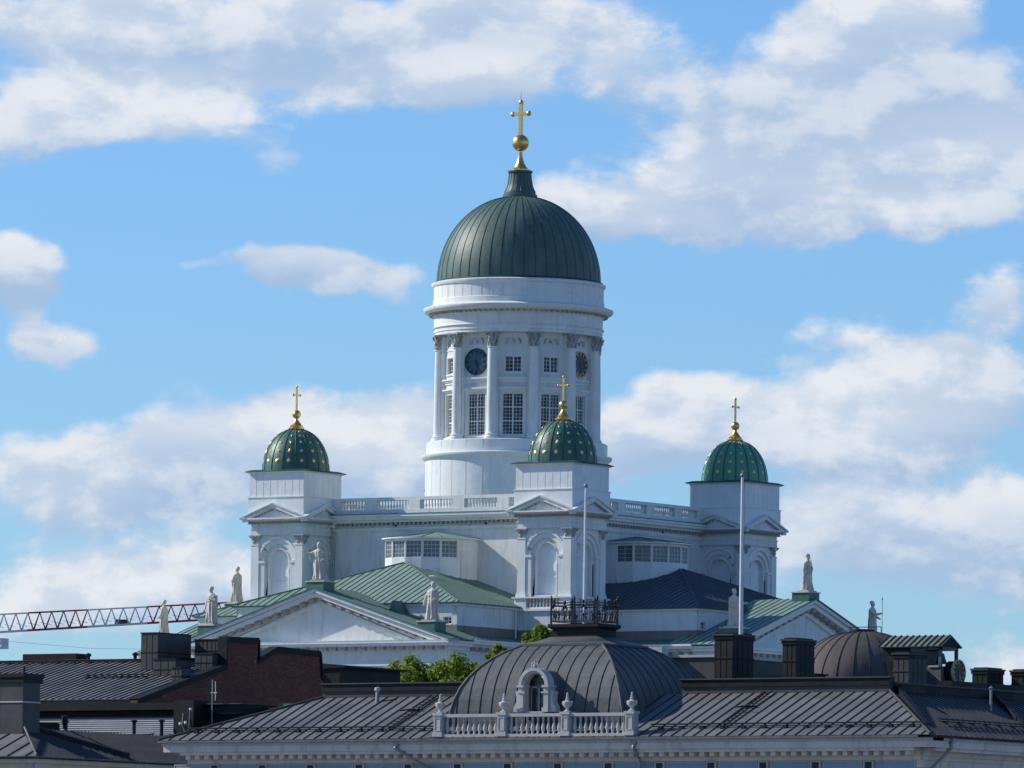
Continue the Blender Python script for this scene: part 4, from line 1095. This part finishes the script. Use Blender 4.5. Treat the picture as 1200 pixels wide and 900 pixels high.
# flagpoles
def pole(x,y,z0,z1,label,r=.085):
    t = thing('flagpole',(x,y,z0),label,'flagpole','white flagpoles on the front building')
    mb = MB(); mb.tube((x,y,z0),(x,y,z1),r,POLE,r*.55,10); mb.build('pole',t)
    mb = MB(); mb.ball((x,y,z1+.08),.1,GALV,10); mb.build('finial',t)
    mb = MB(); mb.tube((x-.11,y,z0+1),(x-.07,y,z1-.1),.008,POLE,None,4); mb.build('halyard',t)
pole(148.95,-219.4,27.9,34.1,'shorter white flagpole rising from the iron-railed platform on the curved dome',.07)
pole(153.6,-213.6,27.7,34.8,'taller white flagpole standing on a dark chimney, in front of the right corner tower',.1)

# round brown dome behind
t_ = thing('round_roof',(150.6,-198.0,24.7),'low round roof of weathered brown metal with dark ribs, behind the front building','dome')
mb = MB(); x,y = 150.6,-198.0; prof=[]
for i in range(17):
    t = radians(90)*i/16; prof.append((3.4*cos(t)**.9 if i<16 else 0.02, 25.6+2.95*sin(t)))
prof = [(3.4,24.75)]+prof
MBD = []
mb.lathe(prof,78,RUST,x,y)
mb2 = MB()
for i in range(26):
    a = 2*pi*i/26+.05
    for (ra,za),(rb,zb2) in zip(prof[:-2],prof[1:-1]): mb.tube((x+ra*cos(a),y+ra*sin(a),za),(x+rb*cos(a),y+rb*sin(a),zb2),.035,GREYS,None,5)
mb.build('ribbed_shell',t_)
mb = MB(); mb.lathe([(.6,28.4),(.6,28.62),(.3,28.66)],16,DARK,x,y); mb.tube((x-.5,y-.3,28.55),(x-.5,y-.3,28.74),.02,IRON); mb.tube((x+1.2,y-.3,28.3),(x+1.2,y-.3,28.74),.02,IRON); mb.tube((x-.5,y-.3,28.74),(x+1.2,y-.3,28.74),.02,IRON)
mb.build('top_rail',t_)

# little bell turret with clock
t_ = thing('bell_turret',(158.2,-204.2,24.7),'small gabled bell turret with round gilt-ringed clock on its side','turret')
mb = MB(); x0,x1,y0,y1 = 157.45,159.05,-205.1,-203.55
mb.box(x0,x1,y0,y1,24.75,26.55,TURR)
mb.box(x0,x0+.7,y0,y1,26.55,27.45,TURR)
for y in (y0,y1-.12): mb.box(x1-.14,x1,y,y+.12,26.55,27.45,TURR)
mb.box(x0+.7,x1,y0,y1,27.3,27.45,TURR); mb.box(x0+.95,x1-.1,y0-.05,y0,26.5,26.58,CHW)
mb.hexa([(x0-.2,y0-1.5,24.75),(x1-.3,y0-1.5,24.75),(x1-.3,y0-.02,24.75),(x0-.2,y0-.02,24.75),(x0-.4,y0-1.5,26.9),(x0-.1,y0-1.5,26.9),(x0-.1,y0-.02,27.1),(x0-.4,y0-.02,27.1)],DARK)
tb = mb.build('turret_body',t_)
mb = MB(); ym = (y0+y1)/2
roof(mb,[(x0-1.6,y0-.2,27.46),(x1+.1,y0-.2,27.46),(x1+.1,ym,27.98),(x0-1.6,ym,27.98)],(0,1),TROOF,GREYS,.32,.03,.05)
roof(mb,[(x0-1.6,y1+.2,27.46),(x1+.1,y1+.2,27.46),(x1+.1,ym,27.98),(x0-1.6,ym,27.98)],(0,-1),TROOF,GREYS,.32,.03,.05)
mb.add([(x1+.1,y0-.1,27.46),(x1+.1,y1+.1,27.46),(x1+.1,ym,27.92)],[(0,1,2)],DARK)
mb.box(x0-1.5,x0,y0,y1,26.9,27.44,DARK)
mb.build('turret_roof',t_)
mb = MB(); xb_ = (x0+x1)/2+.35
mb.lathe([(.30,26.68),(.27,26.75),(.2,26.9),(.17,27.05),(.13,27.15),(0,27.2)],16,BRONZE,xb_,ym); mb.tube((xb_,ym,27.15),(xb_,ym,27.32),.03,IRON); mb.ball((xb_,ym,26.68),.05,IRON,8)
mb.build('bell',t_)
Fc = frame(x1,ym,90)
mb = clock_mesh(flat('turret_dial',(.03,.032,.03),.5,0,.2,3), MK, Fc, 26.28, .54, .42, 5.5, 29)
mb.lathe([(.0,0)],3,MK) if False else None
for i in range(24):
    a,b = 2*pi*i/24,2*pi*(i+1)/24
    mb.quad([Fc(.52*cos(a),26.28+.52*sin(a),0),Fc(.52*cos(b),26.28+.52*sin(b),0),Fc(.52*cos(b),26.28+.52*sin(b),.42),Fc(.52*cos(a),26.28+.52*sin(a),.42)],DARK)
mb.build('clock',t_)

# ================================================================== LEFT BUILDINGS
# --- brick-gabled house
LB = thing('apartment_building',(85,-165,0),'dark roofed house with dark red brick gable wall facing right','building')
gx = 90.93; zf = 26.85; sl = .26; yf = -173.6; yr = -164.0; zr = zf+sl*(yr-yf)
mb = MB(); mb.box(50,gx-.35,yf+.3,-156,0,26.3,CREAM); mb.box(50,gx-.3,yf-.1,yf+.3,25.2,26.75,DARK)
mb.build('wall', LB)
FG = frame(gx,0,90)
poly = [(-173.9,5),(-173.9,26.75),(-165.75,28.95),(-165.75,30.42),(-162.8,30.47),(-162.8,29.38),(-160.95,30.08),(-156.9,30.0),(-156.75,28.85),(-155.9,28.35),(-155.9,5)]
mb = MB(); mb.prism(FG,poly,-.45,0,BRICK)
bg = mb.build('brick_gable', LB)
mb = MB()
top = poly[1:10]
for (a,za),(b,zb2) in zip(top,top[1:]):
    dx, dz = b-a, zb2-za; L = math.hypot(dx,dz); nx, nz = -dz/L, dx/L
    if nz < 0: nx, nz = -nx, -nz
    if nz < .05: nx, nz = (-1 if b < -163 and dz > 0 else 1), 0
    mb.prism(FG,[(a,za),(b,zb2),(b+nx*.1,zb2+nz*.1),(a+nx*.1,za+nz*.1)],-.52,.1,DARK)
    if nz > .05: mb.prism(FG,[(a,za-.22),(b,zb2-.22),(b,zb2),(a,za)],.002,.08,DARK)
mb.build('coping', bg)
mb = MB()
roof(mb,[(50,yf,zf),(gx-.45,yf,zf),(gx-.45,yr,zr),(50,yr,zr)],(0,1),GREY,GREYS,.46,.034,.045)
roof(mb,[(50,-156,zf),(gx-.45,-156,zf),(gx-.45,yr,zr),(50,yr,zr)],(0,-1),GREY,GREYS,.46,.034,.045)
mb.box(50,gx-.5,yr-.12,yr+.12,zr-.02,zr+.1,DARK)
rf1 = mb.build('roof', LB)
mb = MB(); guard(mb,(50,yr-.35,zr-.12),(gx-3,yr-.35,zr-.12),34,rf1); guard(mb,(83.2,-168.3,zf+sl*5.3-.02),(87.6,-168.3,zf+sl*5.3-.02),8,rf1)
for x0,x1,y0,y1,z0,z1,cp in ((85.72,86.85,-166.5,-163.4,28.3,30.78,0),(87.65,89.15,-168.0,-166.7,27.9,29.25,0),(89.85,90.5,-169.3,-168.5,27.6,28.72,0),(87.4,88.2,-163.8,-162.6,29,30.5,0),(88.26,89.05,-163.8,-162.6,29,30.5,0),(89.2,90.5,-163.6,-162.9,29,30.2,0),(89.3,90.45,-166.4,-165.5,28.4,29.6,0)):
    mb = MB(); mb.box(x0,x1,y0,y1,z0,z1-.06,CHIM); mb.box(x0-.04,x1+.04,y0-.04,y1+.04,z1-.06,z1,DARK)
    for k in range(1,3): u = x0+(x1-x0)*k/3; mb.box(u-.008,u+.008,y0-.012,y0,z0,z1-.06,DARK)
    zm = z0+(z1-z0)*.55; mb.box(x0-.025,x1+.025,y0-.025,y1+.025,zm,zm+.05,CHDK)
    mb.build('chimney', rf1)
for x in (80.3,83.5):
    mb = MB(); mb.tube((x,yr,zr),(x,yr,zr+.3),.1,DARK); mb.lathe([(.16,zr+.3),(.16,zr+.42),(0,zr+.5)],10,DARK,x,yr); mb.build('vent', rf1)
mb = MB(); mb.box(75.3,79.0,-163.4,-162.4,29,29.85,DARK); mb.build('roof_hatch', rf1)
mb = MB(); mb.box(88.2,90.0,-166.0,-165.3,28.55,28.72,DARK); mb.build('roof_grate', rf1)

# --- low annex in front of it
AN = thing('annex',(90,-176,0),'low dark annex with a narrow ribbed light-grey roof strip below the left grey roof','building')
mb = MB(); mb.box(60,96.5,-176.6,-174.0,0,24.7,DARK); mb.box(60,95.6,-174.2,-174.0,24.7,26.6,DARK); mb.box(60,95.8,-174.9,-174.0,26.2,26.5,DARK)
mb.box(95.6,96.9,-177,-175.6,24.3,26.6,DARK); mb.box(95.9,97.0,-176.5,-173.0,24.0,26.0,DARK)
mb.build('annex_body', AN)
mb = MB(); roof(mb,[(60,-177,24.75),(95.45,-177,24.75),(95.45,-174.4,25.85),(60,-174.4,25.85)],(0,1),CWH2,GREYS,50,.05,.04)
for i in range(9):
    t = (i+.5)/9; mb.tube((60,-177+2.6*t,24.77+1.1*t),(95.4,-177+2.6*t,24.77+1.1*t),.03,GREYS,None,4)
mb.build('ribbed_roof', AN)
mb = MB(); mb.path([(96.3,-177.1,25.9),(96.3,-177.2,25.3),(96.5,-177.2,24.9),(96.75,-177.2,25.0),(96.8,-177.2,26.0)],.02,GALV); mb.ball((96.85,-177.2,26.1),.08,ZINC,10); mb.ball((96.15,-177.15,25.35),.09,ZINC,8); mb.ball((96.5,-177.15,25.4),.09,ZINC,8)
mb.build('roof_light', AN)
for x in (88.6,93.1,94.9):
    mb = MB(); mb.tube((x,-177.1,24.2),(x,-177.1,25.45),.1,DARK); mb.lathe([(.17,25.45),(.17,25.55),(.0,25.6)],10,DARK,x,-177.1); mb.build('vent', AN)
# --- dark block right of it, below the brick gable
BL = thing('flat_roofed_block',(99,-172,0),'low black flat-roofed block at the foot of the brick gable','building')
mb = MB(); mb.box(97.2,112,-175.5,-160,0,25.9,DARK); mb.box(97.0,99.2,-175.9,-170,25.9,26.4,DARK); mb.box(96.9,99.3,-176.1,-170,26.4,26.46,CHIM); mb.box(99.5,101.2,-174,-168,25.9,26.3,DARK)
mb.box(101.6,112,-172,-162,25.9,26.35,DARK)
mb.build('block_body', BL)
mb = MB(); mb.tube((97.6,-176.3,25.0),(97.6,-176.3,27.7),.032,GALV); mb.tube((97.8,-176.3,26.6),(97.8,-176.3,27.6),.02,POLE); mb.tube((97.5,-176.3,27.0),(97.9,-176.3,27.0),.02,POLE); mb.build('aerial', BL)
mb = MB(); mb.box(100.6,104.0,-175.3,-173.6,25.9,26.1,CHIM); mb.box(100.9,103.6,-175.0,-173.8,26.1,26.5,DARK); mb.quad([(101.3,-175.01,26.14),(102.8,-175.01,26.14),(102.8,-175.01,26.44),(101.3,-175.01,26.44)],PANE); mb.build('skylight', BL)
mb = MB(); mb.box(103.0,103.5,-174.6,-174.2,26.5,26.75,ZINC); mb.build('white_box', BL)

# --- dark block behind, between brick gable and trees
BK = thing('rooftop_block',(89,-151,0),'small dark rooftop block between the brick gable and the green trees','building')
mb = MB(); mb.box(86.2,89.6,-153.0,-147,0,29.35,DARK); mb.prism(frame(0,0,0),[(86.0,29.3),(88.1,29.62),(90.0,29.45),(90.0,29.35),(86.0,29.2)],146.8,153.1,DARK)
mb.box(86.9,87.3,-153.05,-153,28.4,29.2,CHIM); mb.box(87.5,88.1,-153.05,-153,28.4,29.2,CHIM)
mb.build('block_body', BK)

# --- nearest roof, lower left
N_ = thing('corner_house',(104,-200,0),'cream walled corner house with grey hipped roof and big chimney, bottom left corner','house')
cx, cy = 110.25,-208.5
mb = MB(); mb.box(80,cx-.3,cy+.3,-192,0,22.3,CREAM); mb.box(80,cx-.1,cy+.1,-192,22.3,22.5,CREAM); mb.box(80,cx+.05,cy-.05,-192,22.5,22.6,DARK)
mb.build('wall', N_)
mb = MB(); k_ = .42
xr = 110.25-4.3
roof(mb,[(80,cy-.1,22.62),(cx+.1,cy-.1,22.62),(cx-3.7,cy+3.7,24.12),(80,cy+3.7,24.12)],(0,1),GREY,GREYS,1.1,.045,.05)
roof(mb,[(cx+.1,cy-.1,22.62),(cx+.1,-192,22.62),(cx-3.7,-192,24.12),(cx-3.7,cy+3.7,24.12)],(-1,0),GREY,GREYS,.3,.035,.04)
roof(mb,[(cx-3.7,cy+3.7,24.12),(cx-3.7,-192,24.12),(80,-192,24.12),(80,cy+3.7,24.12)],(0,1),DARK,DARK,50)
mb.tube((cx+.1,cy-.1,22.66),(cx-3.7,cy+3.7,24.5),.06,GREY)
mb.hexa([(cx-.3,-200.8,22.8),(cx-.3,-200.4,22.8),(cx-3.7,-204.0,24.14),(cx-3.7,-204.4,24.14),(cx-.3,-200.8,23.02),(cx-.3,-200.4,23.02),(cx-3.7,-204.0,24.34),(cx-3.7,-204.4,24.34)],DARK)
rf2 = mb.build('roof', N_)
mb = MB(); x0,x1,y0,y1 = 104.6,107.2,-205.6,-204.2
mb.box(x0,x1,y0,y1,23.2,26.6,CHIM); mb.box(x0-.1,x1+.1,y0-.1,y1+.1,26.35,26.6,DARK); mb.box(x0-.16,x1+.16,y0-.16,y1+.16,26.6,26.78,DARK); mb.box(x0-.03,x1+.03,y0-.04,y1+.02,25.35,25.42,CHW); mb.tube((x1-.1,y0+.2,26.7),(x1-.1,y0+.2,27.1),.06,DARK)
mb.build('chimney', rf2)
mb = MB(); mb.tube((cx-.35,cy+.25,22.3),(cx-.35,cy+.25,10),.08,GALV); mb.build('rain_pipe', N_)
for y, h in ((-203.6,.65),(-201.0,.3)):
    mb = MB(); mb.tube((cx-3.9,y,24.2),(cx-3.9,y,24.12+h),.1,DARK); mb.lathe([(.16,24.12+h),(.16,24.55+h),(0,24.6+h)],8,DARK,cx-3.9,y); mb.build('vent', rf2)
mb = MB(); mb.box(cx-5.2,cx-4.2,-203.4,-201.0,24.0,24.5,DARK); mb.build('roof_hatch', rf2)

# --- filler block behind right end: roofs seen between the chimneys
FB = thing('rear_wing',(138,-190,0),'low grey rear wing glimpsed between curved dome and dark chimneys','building')
mb = MB(); mb.box(130,140.6,-194.9,-182,0,27.6,CHIM); mb.box(129.8,140.7,-195.0,-181.8,27.6,27.72,CHW); mb.box(137.2,137.95,-195.6,-195.0,27.3,28.1,CHW); mb.box(141,146,-193,-184,0,25.8,CHIM)
mb.build('wing_body', FB)
mb = MB(); roof(mb,[(140.8,-194.9,26.0),(150.0,-194.9,25.6),(148,-190,26.5),(140.8,-190,26.9)],(0,1),CHIM,GREYS,.6); mb.build('wing_roof', FB)

# ================================================================== TREES
LEAF = []
for i,(a,b) in enumerate((((.17,.25,.022),(.22,.30,.03)),((.24,.32,.03),(.30,.38,.045)),((.10,.16,.02),(.14,.20,.025)))):
    m, t, bs_ = principled('leaf_%s' % ('mid','light','deep')[i], .6, 0, .3)
    c = t.mix(t.mr(t.noise(objco(t),1.2,3,.5),.35,.65),a,b); t.l.new(c,bs_.inputs['Base Color'])
    tr = t.n.new('ShaderNodeBsdfTranslucent'); t.l.new(t.mix(.0,c,c),tr.inputs[0])
    mx = t.n.new('ShaderNodeMixShader'); mx.inputs[0].default_value = .5
    out = [n for n in t.n if n.type == 'OUTPUT_MATERIAL'][0]
    t.l.new(bs_.outputs[0],mx.inputs[1]); t.l.new(tr.outputs[0],mx.inputs[2]); t.l.new(mx.outputs[0],out.inputs[0])
    LEAF.append(m)
BARK = flat('bark',(.07,.055,.045),.9,0,.3,3)
def tree(x,y,ztop,zg,R_,seed,label):
    rnd = random.Random(seed); t = thing('tree',(x,y,zg),label,'tree','street trees behind the front building')
    H = ztop-zg; mb = MB()
    zc = ztop-R_*1.15
    mb.tube((x,y,zg),(x+.15,y,zg+H*.45),.32,BARK,.24,10); mb.tube((x+.15,y,zg+H*.45),(x,y,zc),.24,BARK,.12,10)
    clumps = []
    for i in range(34):
        while True:
            v = Vector((rnd.uniform(-1,1),rnd.uniform(-1,1),rnd.uniform(-1,1)))
            if v.length < 1: break
        v = v.normalized()*(v.length**.35); c = Vector((x,y,zc))+Vector((v.x*R_,v.y*R_,v.z*R_*.95))
        clumps.append((c,R_*rnd.uniform(.17,.36)))
        st_ = Vector((x,y,zg+H*rnd.uniform(.45,.62))); mid = (st_+c)/2+Vector((rnd.uniform(-.3,.3),rnd.uniform(-.3,.3),.3))
        mb.tube(st_,mid,.09,BARK,.06,5); mb.tube(mid,c,.06,BARK,.02,5)
    mb.build('trunk',t)
    mb = MB()
    for c, r_ in clumps:
        for k in range(int(230*(r_/R_/.25)**2)):
            v = Vector((rnd.gauss(0,1),rnd.gauss(0,1),rnd.gauss(0,1))).normalized()*r_*rnd.uniform(.45,1.12)
            p = c+v; n_ = (v.normalized()+Vector((rnd.gauss(0,.6),rnd.gauss(0,.6),rnd.gauss(.3,.6)))).normalized()
            e = n_.orthogonal().normalized(); g_ = n_.cross(e); a = rnd.uniform(0,6.28); e, g_ = e*cos(a)+g_*sin(a), g_*cos(a)-e*sin(a)
            s_ = rnd.uniform(.09,.17)
            mb.add([p-e*s_,p-g_*s_*.6,p+e*s_,p+g_*s_*.6],[(0,1,2,3)],LEAF[rnd.choice((0,0,1,1,2))])
    o = mb.build('crown',t,smooth=False)
tree(66.6,-112.0,32.1,9,2.6,11,'leafy green tree left of its twin, above the left grey roof band')
tree(68.9,-110.6,32.2,9,2.1,12,'leafy green tree right of its twin, touching the curved dome outline')
tree(71.2,-108.9,32.75,9,1.1,13,'tree top peeping over the left shoulder of the curved dome')
tree(73.3,-107.7,34.0,9,1.15,14,'highest tree top, directly left of the iron-railed platform')

# ================================================================== CRANE
CR = thing('tower_crane',(-124,84,0),'red and white lattice jib of a tower crane reaching in from the left','crane')
A0 = Vector((-122.5,86.1,46.1)); A1 = Vector((-99.6,101.2,47.85)); Bt0 = A0+Vector((0,0,-1.75)); 
dv = (A1-A0); L = dv.length; dn = dv/L; side = Vector((-dn.y,dn.x,0)).normalized()*.55
dbot = Vector((dn.x,dn.y,dn.z*.88))
NS = 24
secs = [(0,7,CWH),(7,12,RED),(12,17,CWH),(17,24,RED)]
for a, b, m in secs:
    mb = MB()
    for i in range(a,b):
        t0_, t1_ = L*i/NS, L*(i+1)/NS; tm = (t0_+t1_)/2
        T0 = A0+dn*t0_; T1 = A0+dn*t1_
        h = 1.75-.25*tm/L
        mb.tube(T0,T1,.08,m)
        for s_ in (-1,1):
            b0_ = A0+dn*t0_+side*s_-Vector((0,0,h)); b1_ = A0+dn*t1_+side*s_-Vector((0,0,h)); bm_ = (b0_+b1_)/2
            mb.tube(b0_,b1_,.08,m); mb.tube(T0,bm_,.05,m); mb.tube(T1,bm_,.05,m)
        mb.tube(A0+dn*tm+side-Vector((0,0,h)),A0+dn*tm-side-Vector((0,0,h)),.04,m)
        mb.tube(A0+dn*t0_+side-Vector((0,0,h*.55)),A0+dn*t1_+side-Vector((0,0,h*.75)),.02,m)
    mb.build('jib_section',CR)
mb = MB(); c = A0+dn*5.2-Vector((0,0,2.4)); mb.box(c.x-.9,c.x+.9,c.y-.5,c.y+.5,c.z-.9,c.z+.1,CWH); mb.box(c.x-.7,c.x+.4,c.y-.55,c.y+.45,c.z-.7,c.z-.1,IRON)
mb.tube((c.x,c.y,c.z-.9),(c.x,c.y,c.z-1.4),.1,IRON); mb.build('trolley',CR)
mb = MB(); c = A0+dn*L*.62-Vector((0,0,1.35)); mb.box(c.x-.6,c.x+.5,c.y-.3,c.y+.3,c.z-.25,c.z+.25,IRON); mb.build('hoist_box',CR)
mb = MB()
for s_ in range(22):
    z0_, z1_ = 2*s_, 2*s_+2
    for dx, dy in ((-.8,-.8),(.8,-.8),(.8,.8),(-.8,.8)): mb.tube((-124+dx,84+dy,z0_),(-124+dx,84+dy,z1_),.08,CWH)
    mb.tube((-124.8,83.2,z0_),(-123.2,83.2,z1_),.05,CWH); mb.tube((-123.2,84.8,z0_),(-123.2,83.2,z1_),.05,CWH)
mb.build('mast',CR)
mb = MB(); mb.path([tuple(A0+dn*6-Vector((0,0,2.6))),tuple(A0+dn*14-Vector((0,0,3.7))),tuple(A0+dn*L-Vector((0,0,4.6)))],.015,IRON,4); mb.build('cable',CR)

# parts of the cathedral were modelled in world heights around its axis
for o in list(S.objects):
    if '_o' in o.keys(): del o['_o']
